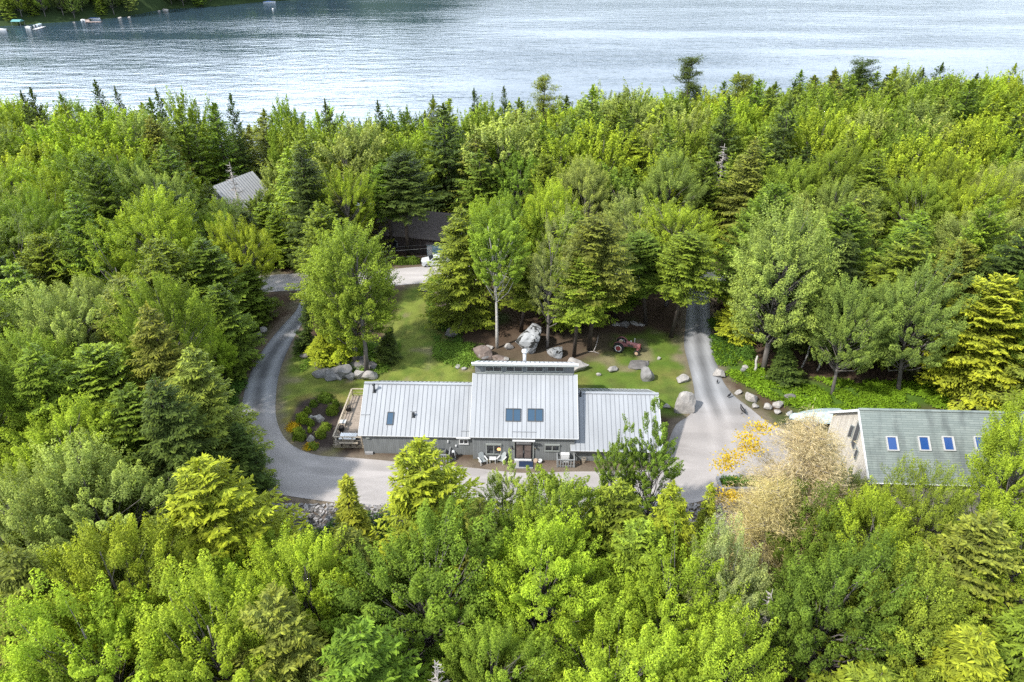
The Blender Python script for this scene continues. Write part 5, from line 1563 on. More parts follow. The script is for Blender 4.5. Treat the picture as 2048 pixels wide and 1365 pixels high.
# --- round the clearing
KT('fullmaple', 705, 448, 0, 5.4, 'mid green', 'big rounded broadleaf tree standing alone between drive and lawn', base=(712, 728))
KT('hemlock', 640, 410, 84, 4.4, 'fresh green')
KT('thinspruce', 612, 602, 0, 1.3, 'dark green', 'small dark spruce on the inner edge of the left drive', base=(611, 705))
KT('thinspruce', 648, 655, 0, 2.2, 'yellow-green', 'small yellow-green conifer above the long low boulder', base=(645, 725))
KT('hemlock', 690, 590, 0, 2.6, 'yellow-green', 'yellow-green conifer growing up into the foot of the lone broadleaf tree', base=(688, 722))
KT('thinspruce', 790, 655, 0, 1.6, 'dark green', 'small dark conifer at the right foot of the lone broadleaf tree', base=(770, 722))
KT('birch', 985, 425, 0, 3.9, 'mid green', 'white trunked birch with airy crown behind the clerestory', base=(996, 697))
KT('paletree', 1110, 410, 0, 3.6, 'grey-green', 'thin crowned tree with forked pale trunk right of the huge boulder', base=(1093, 700))
KT('limbed', 1165, 520, 0, 3.7, 'fresh green', 'fresh green high crowned conifer on two bare stems behind the lawn', base=(1148, 714), vi=0)
KT('limbed', 1205, 438, 0, 4.4, 'olive green', 'olive conifer just left of the tractor', base=(1178, 700), vi=1)
KT('limbed', 1392, 470, 0, 4.0, 'fresh green', 'conifer leaning its lower boughs over the right drive', base=(1342, 675), vi=1)
KT('limbed', 1280, 470, 0, 4.2, 'deep green', 'deep green conifer in the shade behind the tractor', base=(1292, 650))
KT('limbed', 1060, 520, 0, 3.9, 'fresh green', 'fresh green conifer rising behind the huge mossy boulder', base=(1042, 668))
KT('spruce', 922, 420, 0, 4.9, 'fresh green', 'broad green spruce at the upper right of the grass strip', base=(935, 655))
KT('limbed', 1235, 560, 0, 3.4, 'deep green', 'shorter deep green conifer behind the tractor', base=(1231, 640))
KT('fullmaple', 1580, 425, 0, 6.2, 'pale green', 'tall pale feathery tree with bare lower branches right of the drive', base=(1528, 742))
KT('maple', 1715, 562, 0, 4.4, 'blue-green', 'blue-green tree with leaning pale trunk behind the barn corner', base=(1662, 788), vi=2)
KT('maple', 1835, 525, 0, 5.0, 'blue-green', 'blue-green tree on two pale stems behind the barn', base=(1795, 785), vi=3)
KT('thinspruce', 1568, 685, 0, 1.9, 'dark green', 'small dark conical spruce in the ferns', base=(1566, 768), vi=1)
KT('hemlock', 2010, 555, 0, 5.4, 'golden green', 'golden boughed conifer behind the right end of the barn', base=(1930, 800))
KT('spruce', 600, 300, 97.5, 4.8, 'dark green'); KT('limbed', 800, 305, 103, 4.6, 'dark green'); KT('limbed', 768, 330, 105, 3.8, 'deep green')
# --- tall shapes on the skyline
for (ax, ay, Y, k, t_, r_) in ((1385, 112, 150, 'pine', 'dark green', 3.9), (1090, 152, 140, 'pine', 'olive green', 4.4), (1728, 118, 160, 'pine', 'dark green', 4.6), (1490, 148, 150, 'pine', 'olive green', 4.2),
                               (1885, 130, 160, 'farspruce', 'dark green', 4.2), (1955, 150, 162, 'farspruce', 'dark green', 3.6), (60, 178, 140, 'farspruce', 'dark green', 3.2), (42, 186, 141, 'farspruce', 'dark green', 2.6),
                               (190, 165, 144, 'farspruce', 'dark green', 3.2), (230, 178, 142, 'farspruce', 'dark green', 2.8), (312, 182, 138, 'farspruce', 'dark green', 2.6), (755, 206, 132, 'farspruce', 'dark green', 2.8),
                               (866, 196, 134, 'farspruce', 'dark green', 2.8), (948, 182, 140, 'farspruce', 'dark green', 3.0), (1008, 176, 142, 'farspruce', 'dark green', 2.4), (120, 190, 140, 'farspruce', 'deep green', 3.0),
                               (1238, 190, 148, 'farspruce', 'dark green', 3.0), (1590, 165, 156, 'farspruce', 'dark green', 3.2), (460, 190, 138, 'farspruce', 'dark green', 3.0), (650, 205, 132, 'farspruce', 'dark green', 3.0),
                               (370, 185, 137, 'farmaple', 'mid green', 4.6), (560, 200, 130, 'farmaple', 'mid green', 4.6), (1180, 470, 88, 'spruce', 'yellow-green', 3.6), (1270, 265, 120, 'spruce', 'yellow-green', 4.4)):
    KT(k, ax, ay, Y, r_, t_)

# --- dead and dying trees
def special(name, x, y, h, parts, label, cat='dead tree', scale=1.0, rz=0):
    o = thing(name, (x, y, gz(x, y)), label, cat, rz=rz); o.scale = (scale, scale, h)
    for nm, me, colr in parts:
        c = link(nm, me, o); c.color = colr + (1,)
    return o
tb, br = deadtree(900); TBm = tb.mesh('dead_trunk', M['deadwood'], True); BRm = br.mesh('dead_branches', M['deadwood'])
for (ax, ay, Y, s, lb) in ((1450, 288, 112, 1.5, 'bare silver dead conifer in the forest above the right drive'), (458, 325, 106, 1.2, 'bare white dead spruce in front of the grey roofed house'),
                           (1730, 262, 122, 1.2, 'second bare grey conifer far right below the skyline pines')):
    X, _, Z = PY(ax, ay, Y); special('dead_conifer', X, Y, (Z - gz(X, Y)) / 16, [('trunk', TBm, (1, 1, 1)), ('branches', BRm, (1, 1, 1))], lb, scale=s)
tb, br, cr_, lv = dying(950)
X, _, Z = PY(1632, 838, 41.5)
special('rust_coloured_tree', X, 41.5, (Z - gz(X, 41.5)) / 15, [('trunk', tb.mesh('dying_trunk', M['bark'], True), (1, 1, 1)), ('branches', br.mesh('dying_branches', M['deadwood']), (1, 1, 1)),
        ('dry_foliage', cr_, (.46, .39, .25)), ('yellow_leaves', lv, (.46, .34, .03))], 'big dying tree with rust coloured needles left of the barn', 'dying tree', 1.15)
X, _, Z = PY(1560, 965, 38)
special('rust_coloured_tree', X, 38, (Z - gz(X, 38)) / 15, [('trunk', bpy.data.meshes['dying_trunk'], (1, 1, 1)), ('branches', bpy.data.meshes['dying_branches'], (1, 1, 1)), ('dry_foliage', cr_, (.46, .40, .20))],
        'lower dying tree with straw coloured needles below the stone planter', 'dying tree', 1.05, 2.0)
# grey snag before the lone tree, and bare trunks on the edge of the drive
def snag(px, py, tx_, ty_, r, label, m='bark', twigs=True):
    b = P(px, py); T = PY(tx_, ty_, b[1]); q = MB(); d = np.array(T) - np.array(b)
    q.tube([np.array(b) - [0, 0, .3], np.array(b) + d * .35 + [.12, 0, 0], np.array(b) + d * .7 + [-.05, 0, 0], T], [r * 1.25, r, r * .85, r * .6], 9)
    if twigs:
        rs = np.random.RandomState(int(px))
        for k in range(7):
            s = rs.uniform(.3, .95); p = np.array(b) + d * s; e = rs.normal(size=3) * .9; e[2] = abs(e[2]) * .3
            q.tube([p, p + e * .8, p + e * 1.6 + [0, 0, .2]], [.05, .035, .012], 4)
    tag(q.build('dead_tree', M[m], None, True), label, 'dead tree', 'bare dead trees')
snag(733, 747, 721, 598, .24, 'tall grey snag rising from the rock row before the lone tree', twigs=False)
snag(440, 925, 431, 862, .17, 'dark bare trunk with side twigs outside the drive bend')
snag(417, 722, 400, 662, .2, 'leaning bare trunk deep in shade left of the drive', 'bark')
snag(492, 668, 487, 632, .14, 'thin pale trunk in shade above the pair of cube rocks', 'deadwood')
snag(1603, 735, 1630, 668, .1, 'thin leaning pale stem right of the small dark spruce', 'birch', False)
snag(1633, 742, 1645, 715, .1, 'short thin pale stem in the ferns', 'birch', False)
snag(1508, 746, 1515, 712, .16, 'pale stub trunk beside the feathery tree', 'birch', False)

for (ax, ay, Y, lb) in ((870, 1318, 24.5, 'bare dead treetop poking out at the bottom edge left of centre'), (1545, 1180, 30, 'bare dead treetop in the gap of the right foreground'),
                       (1770, 300, 118, 'bare grey treetop in the far right forest'), (335, 545, 74, 'bare grey treetop in the left wood')):
    X, _, Z = PY(ax, ay, Y); special('dead_conifer', X, Y, (Z - gz(X, Y)) / 16, [('trunk', TBm, (1, 1, 1)), ('branches', BRm, (1, 1, 1))], lb, scale=.8, rz=ax)
# ------------------------------------------------------------------ random forest
KEEP = [smooth(q, 1) for q in (
    [(548, 540), (600, 560), (600, 520), (640, 575), (790, 522), (870, 530), (875, 600), (885, 660), (920, 700), (960, 700), (1100, 700), (1200, 655), (1340, 660), (1372, 650), (1378, 600), (1425, 610),
     (1432, 690), (1500, 740), (1680, 785), (1990, 812), (1965, 900), (1900, 935), (1760, 940), (1700, 900), (1630, 862), (1560, 965), (1420, 965), (1395, 1000), (1230, 1012), (960, 1000), (740, 1015),
     (700, 1040), (560, 1075), (520, 1000), (495, 985), (505, 900), (478, 850), (480, 780), (500, 720), (520, 640), (560, 600)],
    [(432, 352), (475, 335), (510, 348), (512, 392), (450, 375)],
    [(800, 475), (866, 470), (872, 540), (790, 532)],
    [(555, 545), (605, 530), (610, 545)])]
placed = [(t['x'], t['y'], t['r']) for t in TREES] + [(PY(1632, 838, 41.5)[0], 41.5, 5.2), (PY(1560, 965, 38)[0], 38, 5.5)]
def blocked(x, y, r, h, zg):
    for (fz, fr) in ((1.0, 0), (.85, 0), (.85, .6), (.85, -.6), (.65, 1), (.65, -1), (.65, .4), (.65, -.4), (.45, 1.1), (.45, -1.1), (.45, 0), (.3, 1.1), (.3, -1.1), (.2, .9), (.2, -.9), (.12, 0)):
        px, py = Q(x + fr * r, y, zg + fz * h)
        for ki, k in enumerate(KEEP):
            if (ki == 1 and y > 124) or (ki == 2 and y > 112): continue
            if in_poly(np.array([px]), np.array([py]), k)[0]: return True
    return False
def ok_ground(x, y, r):
    if sdist(np.array([x]), np.array([y]), DRIVE)[0] > -2.2: return False
    for L in LAWN:
        if sdist(np.array([x]), np.array([y]), L)[0] > -1.0: return False
    if seg_dist(np.array([x]), np.array([y]), ROADC)[0] < 4.6: return False
    if 29 < x < 52 and 43 < y < 59: return False
    for (bx, by, br_) in ((-50, 124, 9), (-15, 108, 8.5), (-13, 100, 3.5)):
        if math.hypot(x - bx, y - by) < br_: return False
    return True
cand = []
rs = np.random.RandomState(2024)
n_try = 0
count = 0
while n_try < 16000:
    n_try += 1
    y = 14 + 186 * rs.rand() ** .92
    zc = y * C_ + (CAMH - 10) * S_
    x = rs.uniform(-1, 1) * (zc * .75 + 5)
    if y > float(shore(x)) - 4: continue
    if y < 49 and -26 < x < 24 and y > 38.5: continue
    near = y < 46
    broad = (.64 if x < -10 else .56) if not near else .62
    pat = float(vnoise(np.array([x]), np.array([y]), 22, 31)[0])
    is_b = rs.rand() < broad + (pat - .5) * .9
    if is_b:
        r = rs.uniform(4.6, 7.2); h = rs.uniform(13.5, 17.5)
    else:
        r = rs.uniform(4.0, 5.6); h = rs.uniform(14.5, 19)
    if near: h *= .86; h = min(h, 15.5)
    zg = gz(x, y)
    if y > 112: h = h * 1.12
    mult = .5 if is_b else .53
    if any((x - a) ** 2 + (y - b) ** 2 < ((r + c) * mult) ** 2 for a, b, c in placed): continue
    if not ok_ground(x, y, r): continue
    if blocked(x, y, r, h, zg):
        h *= .6; r *= .62
        if blocked(x, y, r, h, zg): continue
    far = y > 104
    if is_b:
        key = 'farmaple' if far else ('maple' if rs.rand() < .82 else 'paletree')
        tint = rs.choice(['bright green', 'yellow-green', 'pale green', 'deep green', 'mid green', 'blue-green'], p=[.28, .15, .17, .1, .2, .1])
        if near: tint = rs.choice(['bright green', 'yellow-green', 'pale green', 'deep green', 'mid green'], p=[.3, .25, .1, .12, .23])
    else:
        key = 'farspruce' if far else ('spruce' if rs.rand() < .6 else 'hemlock')
        tint = rs.choice(['dark green', 'olive green', 'fresh green', 'yellow-green', 'deep green', 'mid green'], p=[.12, .22, .24, .07, .22, .13])
        if x > 55 and rs.rand() < .07: tint = 'golden green'
    tree(key, x, y, h, r, tint, zg=zg)
    placed.append((x, y, r)); count += 1
import collections
print('random trees', count, 'total', len(TREES), collections.Counter(KIND[t['key']] for t in TREES))

# ------------------------------------------------------------------ far bank of the lake
fb = []
rs = np.random.RandomState(9)
for (px, py) in [(p, q) for p in range(-20, 640, 15) for q in (0, 1)]:
    X = P(px, 60 - px * .08, LAKE_Z)[0]
    d = 4 + q * 12 if False else None
for k in range(900):
    x = rs.uniform(-360, -110); y = float(farshore(x)) + 4 + rs.rand() * 45
    px, py = Q(x, y, gz(x, y))
    if not (-30 < px < 690) or py < -42: continue
    if any((x - a) ** 2 + (y - b) ** 2 < 34 for a, b in fb): continue
    fb.append((x, y))
    bd = rs.rand() < .62
    tree('farmaple' if bd else 'farspruce', x, y, rs.uniform(13, 19), rs.uniform(4.8, 6.8) if bd else rs.uniform(3.6, 4.6), rs.choice(['mid green', 'deep green', 'blue-green', 'bright green', 'dark green'], p=[.25, .3, .2, .1, .15]), zg=gz(x, y) - .3)
# the rest of the far hills: one wood nobody could count
def distant():
    rs = np.random.RandomState(44); n = 2600
    x = rs.uniform(-800, 600, n); y = farshore(x) + 50 + rs.uniform(0, 330, n) * np.where(x < -100, 1, .4)
    keep = np.ones(n, bool)
    x = x[keep]; y = y[keep]; z = ground_z(x, y)
    C = []; 
    for i in range(len(x)):
        m = 70; p = rs.normal(size=(m, 3)); p /= np.linalg.norm(p, axis=1, keepdims=True)
        sp = rs.rand() < .4
        if sp:
            f = rs.rand(m) ** .7; r = 3.6 * (1 - f) + .3; an = rs.uniform(0, 6.28, m); q = np.stack([r * np.cos(an), r * np.sin(an), 2 + f * 15], 1)
        else: q = p * [5, 5, 6.0] * rs.uniform(.7, 1, (m, 1)) + [0, 0, 9]
        C.append(q + [x[i], y[i], z[i]])
    C = np.concatenate(C); T, B = leaf_cloud(rs, C, np.tile([[0, -.3, 1.0]], (len(C), 1)), 3.0, .6, .6)
    me = quads_mesh('distant_forest', C, T, B, rs.uniform(.6, 1.3, len(C)), rs.uniform(0, .4, len(C)), M['leaf'])
    o = link('distant_forest', me); o.color = (.07, .14, .035, 1); tag(o, 'wooded hills beyond the far shore of the lake', 'forest', kind='stuff')
distant()

# ------------------------------------------------------------------ ferns, leafy ground cover (uncountable)
def ground_leaves(name, polys, n, colr, label, size=.3, hgt=.6, seed=1):
    rs = np.random.RandomState(seed); C = []; N = []
    for poly in polys:
        xs = [p[0] for p in poly]; ys = [p[1] for p in poly]
        k = n // len(polys)
        x = rs.uniform(min(xs), max(xs), k * 2); y = rs.uniform(min(ys), max(ys), k * 2)
        ok = (sdist(x, y, poly) > -.8 * rs.rand(len(x))) & (vnoise(x, y, 1.4, 41) > .35)
        x = x[ok]; y = y[ok]; z = ground_z(x, y)
        c = np.stack([x, y, z], 1)
        m = 12
        an = rs.uniform(0, 6.28, (len(x), m)); rr_ = rs.uniform(.05, .55, (len(x), m)); 
        p = c[:, None] + np.stack([rr_ * np.cos(an), rr_ * np.sin(an), hgt * (1 - rr_) * rs.uniform(.5, 1.1, (len(x), m))], 2)
        C.append(p.reshape(-1, 3)); N.append(np.stack([.6 * np.cos(an), .6 * np.sin(an), an * 0 + 1], 2).reshape(-1, 3))
    C = np.concatenate(C); N = np.concatenate(N)
    T, B = leaf_cloud(rs, C, N, size, .4, .3)
    me = quads_mesh(name, C, T, B, rs.uniform(.6, 1.3, len(C)) * (.7 + .6 * vnoise(C[:, 0], C[:, 1], 2, 3)), rs.uniform(0, .6, len(C)), M['leaf'])
    o = link(name, me); o.color = colr + (1,); tag(o, label, 'ferns' if 'fern' in name else 'ground cover', kind='stuff')
ground_leaves('ferns', FERNY[:1], 5200, (.15, .26, .02), 'bright fern bank between the drive and the barn', seed=2)
ground_leaves('leafy_ground_cover', FERNY[1:], 2600, (.13, .22, .035), 'leafy low plants round the boulders and lawn edges', .26, .5, 3)
EDGE = [PP(q) for q in ([(1425, 640), (1470, 640), (1500, 720), (1440, 735)], [(470, 600), (530, 600), (500, 680), (440, 760), (420, 700)], [(860, 600), (900, 600), (920, 690), (880, 680)], [(560, 1070), (700, 1040), (960, 1010), (1000, 1080), (600, 1090)],
                       [(440, 760), (490, 720), (478, 800), (450, 850)])]
ground_leaves('undergrowth', EDGE, 3000, (.07, .14, .025), 'dark green undergrowth along the forest edges', .3, .7, 4)

# shrubs in the island bed
def shrub_mesh(seed):
    rs = np.random.RandomState(seed); n = 1500
    d = rs.normal(size=(n, 3)); d[:, 2] = np.abs(d[:, 2]); d = unit_rows(d)
    bump = 1 + .22 * np.sin(d[:, 0] * 5 + seed) * np.cos(d[:, 1] * 6 + seed)
    C = d * (rs.uniform(.7, 1, n) * bump)[:, None]
    T, B = leaf_cloud(rs, C, d, .24, .35, .5)
    return quads_mesh('shrub_leaves', C, T, B, rs.uniform(.7, 1.3, n), rs.uniform(0, .7, n) * (d[:, 2]), M['leaf'])
SM = [shrub_mesh(i) for i in range(3)]
for i, (px, py, w, h, c, lb) in enumerate([
    (648, 806, 34, 16, 'deep green', 'shrub at the back of the island bed'), (626, 815, 18, 14, 'deep green', 'shrub at the back left of the island bed'), (671, 815, 16, 16, 'deep green', 'shrub at the back right corner of the island bed'),
    (614, 828, 18, 12, 'fresh green', 'small shrub left of the bare centre of the bed'), (663, 831, 26, 20, 'mid green', 'shrub right of the slanted bed rock'), (603, 848, 28, 20, 'bright green', 'rounded bright shrub on the left side of the bed'),
    (620, 853, 18, 14, 'mid green', 'small shrub in the middle left of the bed'), (650, 862, 24, 14, 'mid green', 'low shrub in the middle right of the bed'), (597, 882, 30, 26, 'mid green', 'big spiky shrub at the front left of the bed'),
    (640, 878, 24, 18, 'fresh green', 'shrub nearest the deck in the bed'), (619, 866, 10, 12, 'bright green', 'little upright shrub between the front bed rocks'), (624, 900, 26, 10, 'mid green', 'low shrub at the front tip of the bed')]):
    x, y, _ = P(px, py); zc = y * C_ + CAMH * S_; s = FPX / zc
    o = link('garden_shrub', SM[i % 3]); o.location = (x, y + w / s * .3, gz(x, y)); o.scale = (w / s / 2, w / s / 2.2, h / s); o.color = TINT[c] + (1,)
    tag(o, lb, 'shrub', 'shrubs in the island bed')
ground_leaves('yellow_flowers', [PP([(583, 845), (592, 845), (590, 862), (583, 862)]), PP([(615, 893), (640, 890), (640, 899), (620, 898)])], 160, (.6, .42, .02), 'yellow low flowers round the rim of the shrub bed', .14, .3, 8)

# stone planter with hedge plants at the lower right of the parking area
pl0 = P(1440, 985)
t = thing('stone_planter', (pl0[0], pl0[1], 0), 'long pale stone planter box with greenery at the lower edge of the parking area', 'planter')
q = MB(); q.box(0, 5.0, 0, .25, -.2, .45); q.box(0, 5.0, 1.5, 1.7, -.2, .45); q.box(0, .22, .25, 1.5, -.2, .45); q.box(4.78, 5.0, .25, 1.5, -.2, .45); q.build('stone_rim', M['stone'], t)
q = MB(); q.box(.22, 4.78, .25, 1.5, 0, .3); q.build('soil', M['darkbark'], t)
rs = np.random.RandomState(3); C = np.stack([rs.uniform(.3, 4.7, 1500), rs.uniform(.4, 1.4, 1500), .3 + rs.uniform(0, .6, 1500)], 1)
T, B = leaf_cloud(rs, C, np.tile([[0, 0, 1.0]], (1500, 1)), .22)
c = link('greenery', quads_mesh('planter_greenery', C, T, B, rs.uniform(.6, 1.2, 1500), rs.uniform(0, .6, 1500), M['leaf']), t); c.color = (.1, .2, .03, 1)

# ------------------------------------------------------------------ neighbours' houses, car, wires
def simple_house(name, loc, rz, W, D, hw_, hr, wm_, rm, label, hip=False, seams=False, chimney=False):
    t = thing(name, loc, label, 'house', rz=rz)
    q = MB(); q.box(-W / 2, W / 2, -D / 2, D / 2, -1, hw_)
    if not hip:
        for x in (-W / 2, W / 2): q.face([(x, -D / 2, hw_), (x, D / 2, hw_), (x, 0, hr - .1)])
    q.build('wall', wm_, t)
    o = .4; A = W / 2 + o; Bq = D / 2 + o; R = (W / 2 - D / 2 * .8) if hip else A
    q = MB(); ze = hw_ - .1
    for s in (-1, 1):
        q.face([(-A, s * Bq, ze), (A, s * Bq, ze), (R, 0, hr), (-R, 0, hr)][::s])
        q.face([(-A, s * Bq, ze - .12), (A, s * Bq, ze - .12), (A, s * Bq, ze), (-A, s * Bq, ze)])
        if hip: q.face([(s * A, -Bq, ze), (s * A, Bq, ze), (s * R, 0, hr)][::s])
        if seams:
            k = int(2 * A / .6)
            for i in range(1, k):
                x = -A + i * .6
                if hip and abs(x) > R: f = (A - abs(x)) / (A - R)
                else: f = 1
                e0 = np.array([x, s * Bq, ze]); e1 = np.array([x, s * Bq * (1 - f), ze + (hr - ze) * f]); d = e1 - e0; L = np.linalg.norm(d); d /= L; nn = np.cross((1, 0, 0), d); nn = nn if nn[2] > 0 else -nn
                q.obox(e0, (1, 0, 0), d, nn, (-.03, .03), (0, L), (0, .06), 1)
    q.build('roof', [rm, M['seam']], t)
    for x in (-W / 4, W / 4): 
        f = MB(); f.box(x - .6, x + .6, -D / 2 - .05, -D / 2, 1.0, 2.1); wd = f.build('window', M['trim'], t)
        g = MB(); g.box(x - .52, x + .52, -D / 2 - .07, -D / 2 - .05, 1.08, 2.02); g.build('pane', M['glass'], wd)
    return t
p = PY(468, 368, 124)
hroof = M['roof']
simple_house('neighbour_house', (p[0], 124, gz(p[0], 124)), math.radians(64), 9, 8.5, 3.1, p[2] - gz(p[0], 124) + 1.0, M['trim'], mat('grey_metal_roof', (.46, .45, .45), .5, var=.08), 'house with pale grey ribbed roof half hidden by trees at upper left', False, True)
p = P(812, 500, 2.5)
simple_house('neighbour_house', (-15.0, 109, gz(-15, 109)), math.radians(-14), 13, 8.5, 3.2, 6.0, M['brownwall'], M['brownroof'], 'dark brown house with brown roof among trees beyond the road')
q = MB(); sx = P(858, 516); t = thing('shed', (sx[0] + .9, 104.5, gz(sx[0], 104.5)), 'small pale blue shed behind the parked white car', 'shed')
q.box(-1.3, 1.3, -.9, .9, -.2, 2.1); q.build('wall', M['paleblue'], t)
q = MB(); q.hexa([(-1.45, -1.05, 2.0), (1.45, -1.05, 2.0), (1.45, 1.05, 2.4), (-1.45, 1.05, 2.4), (-1.45, -1.05, 2.1), (1.45, -1.05, 2.1), (1.45, 1.05, 2.5), (-1.45, 1.05, 2.5)]); q.build('roof', M['brownroof'], t)
q = MB(); q.box(-1.25, -.45, -.94, -.9, 0, 1.85); q.build('door', M['ply'], t)
HEDGE = []
# white car
cx, cyy, _ = P(872, 529.5)
for hx, hy_, lb in ((803, 527, 'dark hedge shrub left of the parked white car'), (825, 526, 'second dark hedge shrub, nearest the white car')):
    x, y, _ = P(hx, hy_); HEDGE.append((x, y, lb))
car = thing('car', (cx, cyy, gz(cx, cyy) + .0), 'white car parked beyond the road, half behind a conifer', 'car', rz=math.pi + .2)
q = MB()
side = [(-2.2, .35), (-2.25, .75), (-2.1, 1.0), (-1.9, 1.05), (-1.5, 1.52), (.3, 1.56), (1.0, 1.08), (2.0, .95), (2.2, .75), (2.22, .4), (2.1, .28), (-2.1, .28)]
for y0, y1, inset in ((-.85, .85, 0),):
    for i in range(len(side)):
        a, b = side[i], side[(i + 1) % len(side)]
        ya = .68 if a[1] > 1.3 else .86; yb = .68 if b[1] > 1.3 else .86
        q.face([(a[0], -ya, a[1]), (b[0], -yb, b[1]), (b[0], yb, b[1]), (a[0], ya, a[1])])
    for s in (-1, 1):
        q.face([(p_[0], s * (.68 if p_[1] > 1.3 else .86), p_[1]) for p_ in side])
q.build('body', M['carwhite'], car)
q = MB()
q.face([(.36, -.66, 1.53), (1.0, -.8, 1.12), (1.0, .8, 1.12), (.36, .66, 1.53)]); q.face([(-1.56, -.66, 1.5), (-1.88, -.8, 1.1), (-1.88, .8, 1.1), (-1.56, .66, 1.5)])
q.v = [(x + (.02 if x > 0 else -.02), y, z + .015) for x, y, z in q.v]
q.build('windscreen', M['glass'], car)
for s in (-1, 1):
    q = MB(); q.face([(-1.5, s * .715, 1.45), (.3, s * .715, 1.47), (.8, s * .875, 1.1), (-1.75, s * .875, 1.1)]); q.build('side_window', M['glass'], car)
    for x in (-1.35, 1.4):
        q = MB(); q.lathe((x, s * .8, .33), [(.1, -.1), (.3, -.1), (.33, -.05), (.33, .05), (.3, .1), (.1, .1)], 18, ax=1); wv = q.build('wheel', M['rubber'], car)
        q = MB(); q.lathe((x, s * .8, .33), [(.04, -.115), (.2, -.11), (.2, .11), (.04, .115)], 14, ax=1); q.build('rim', M['steel'], wv)
    q = MB(); q.box(2.12, 2.24, s * .68 - .16, s * .68 + .16, .68, .84); q.build('headlight', M['glass'], car)
for x, y, lb in HEDGE:
    o = link('hedge_shrub', SM[1]); o.location = (x, y, gz(x, y)); o.scale = (1.3, .9, 1.1); o.color = TINT['deep green'] + (1,); tag(o, lb, 'shrub', 'shrubs by the parked car')
# overhead wires along the road
pts = {}
for k, (ya, yb) in enumerate(((497, 484), (508, 490), (514, 507))):
    A = PY(380, ya + 12, 101); Bp = PY(1000, yb - 5, 101)
    q = MB(); n = 18
    q.tube([(A[0] + (Bp[0] - A[0]) * s, 101, A[2] + (Bp[2] - A[2]) * s - 1.2 * 4 * s * (1 - s) * .4) for s in np.linspace(0, 1, n)], .022, 5)
    tag(q.build('overhead_wire', M['steel'] if k else M['dark']), ('topmost', 'middle', 'lowest')[k] + ' overhead wire beyond the road', 'wire', 'overhead wires along the road')
for px, lb in ((380, 'left wooden utility pole hidden among trees beyond the road'), (1000, 'right wooden utility pole hidden among trees beyond the road')):
    A = PY(px, 480, 101); q = MB(); g = gz(A[0], 101); q.tube([(A[0], 101, g - .5), (A[0], 101, g + 10)], [.16, .11], 8); q.box(A[0] - .9, A[0] + .9, 100.93, 101.07, g + 9.2, g + 9.35)
    tag(q.build('utility_pole', M['bark']), lb, 'utility pole', 'poles carrying the overhead wires')

# ------------------------------------------------------------------ docks and boats on the far bank
def motorboat(px, py, L, rz, label, canvas, grp='boats moored at the far bank'):
    x, y, _ = P(px, py, LAKE_Z); t = thing('motorboat', (x, y, LAKE_Z), label, 'boat', grp, rz)
    N = 8; q = MB(); rings = []
    for i in range(N + 1):
        s = i / N; h = (L * .19) * (1 if s < .45 else math.sqrt(max(0.0, 1 - ((s - .45) / .56) ** 2))) + .03
        X = -L / 2 + L * s; rings.append([(X, -h, .75 + .25 * s), (X, -h * .8, .0), (X, 0, -.3), (X, h * .8, .0), (X, h, .75 + .25 * s)])
    for i in range(N):
        for k in range(4): q.face([rings[i][k], rings[i][k + 1], rings[i + 1][k + 1], rings[i + 1][k]])
    q.face(rings[0]); q.build('hull', M['white'], t)
    q = MB(); 
    for i in range(N): q.face([rings[i][0], rings[i + 1][0], (rings[i + 1][2][0], 0, rings[i + 1][0][2] + (.35 if 1 < i + 1 < 6 else 0)), (rings[i][2][0], 0, rings[i][0][2] + (.35 if 1 < i < 6 else 0))]); q.face([rings[i][4], (rings[i][2][0], 0, rings[i][0][2] + (.35 if 1 < i < 6 else 0)), (rings[i + 1][2][0], 0, rings[i + 1][0][2] + (.35 if 1 < i + 1 < 6 else 0)), rings[i + 1][4]])
    q.build('deck_cover', canvas, t)
    q = MB(); q.box(-L / 2 - .4, -L / 2, -.2, .2, 0, 1.1); q.build('outboard_motor', M['black'], t)
def dock(px, py, L, W, rz, label, m):
    x, y, _ = P(px, py, LAKE_Z); t = thing('dock', (x, y, LAKE_Z), label, 'dock', 'docks on the far bank', rz)
    q = MB(); k = int(L / .35)
    for i in range(k): q.box(i * .35, i * .35 + .32, -W / 2, W / 2, .45, .55)
    q.build('deck_boards', m, t)
    for i in range(0, 4):
        for s in (-1, 1):
            q = MB(); X = .2 + i * (L - .4) / 3; q.tube([(X, s * W / 2, -2), (X, s * W / 2, .9)], .08, 6); q.build('piling', M['dockwood'], t)
    return t
dock(70, 61, 12, 2.2, math.radians(98), 'white dock between two small boats on the far bank', M['white'])
motorboat(58, 57, 6, math.radians(-40), 'small white boat left of the white dock', M['ply'])
motorboat(77, 52, 7, math.radians(95), 'covered pale boat right of the white dock', M['tarp'])
dock(176, 46, 15, 2.4, math.radians(120), 'long reddish dock slanting out from the far bank', M['dockwood'])
dock(176, 46, 8, 3, math.radians(2), 'wide end platform of the reddish dock', M['dockwood'])
motorboat(166, 43, 6.5, math.radians(120), 'white boat tied left of the reddish dock', M['ply'])
motorboat(188, 39.5, 8, math.radians(5), 'boat under blue canvas behind the dock platform', M['boatblue'])
motorboat(4, 62, 8, math.radians(-20), 'white boat cut by the left edge of the photo', M['ply'])
motorboat(539, 6, 9, math.radians(10), 'white and blue boat far up the lake at the top edge', M['boatblue'])
q = MB(); q.lathe((0, 0, 0), [(.1, -.2), (.6, 0), (.7, .4), (.5, .8), (.1, 1.0)], 12); x, y, _ = P(546, 20, LAKE_Z); o = q.build('mooring_buoy', M['white'], None, True); o.location = (x, y, LAKE_Z)
tag(o, 'round white mooring buoy on dark water near the top edge', 'buoy')
x, y, _ = P(24, 50, -7); t = thing('boat_shelter', (x, y + 6, gz(x, y + 6)), 'small teal boat shelter on the far bank at far left', 'shelter')
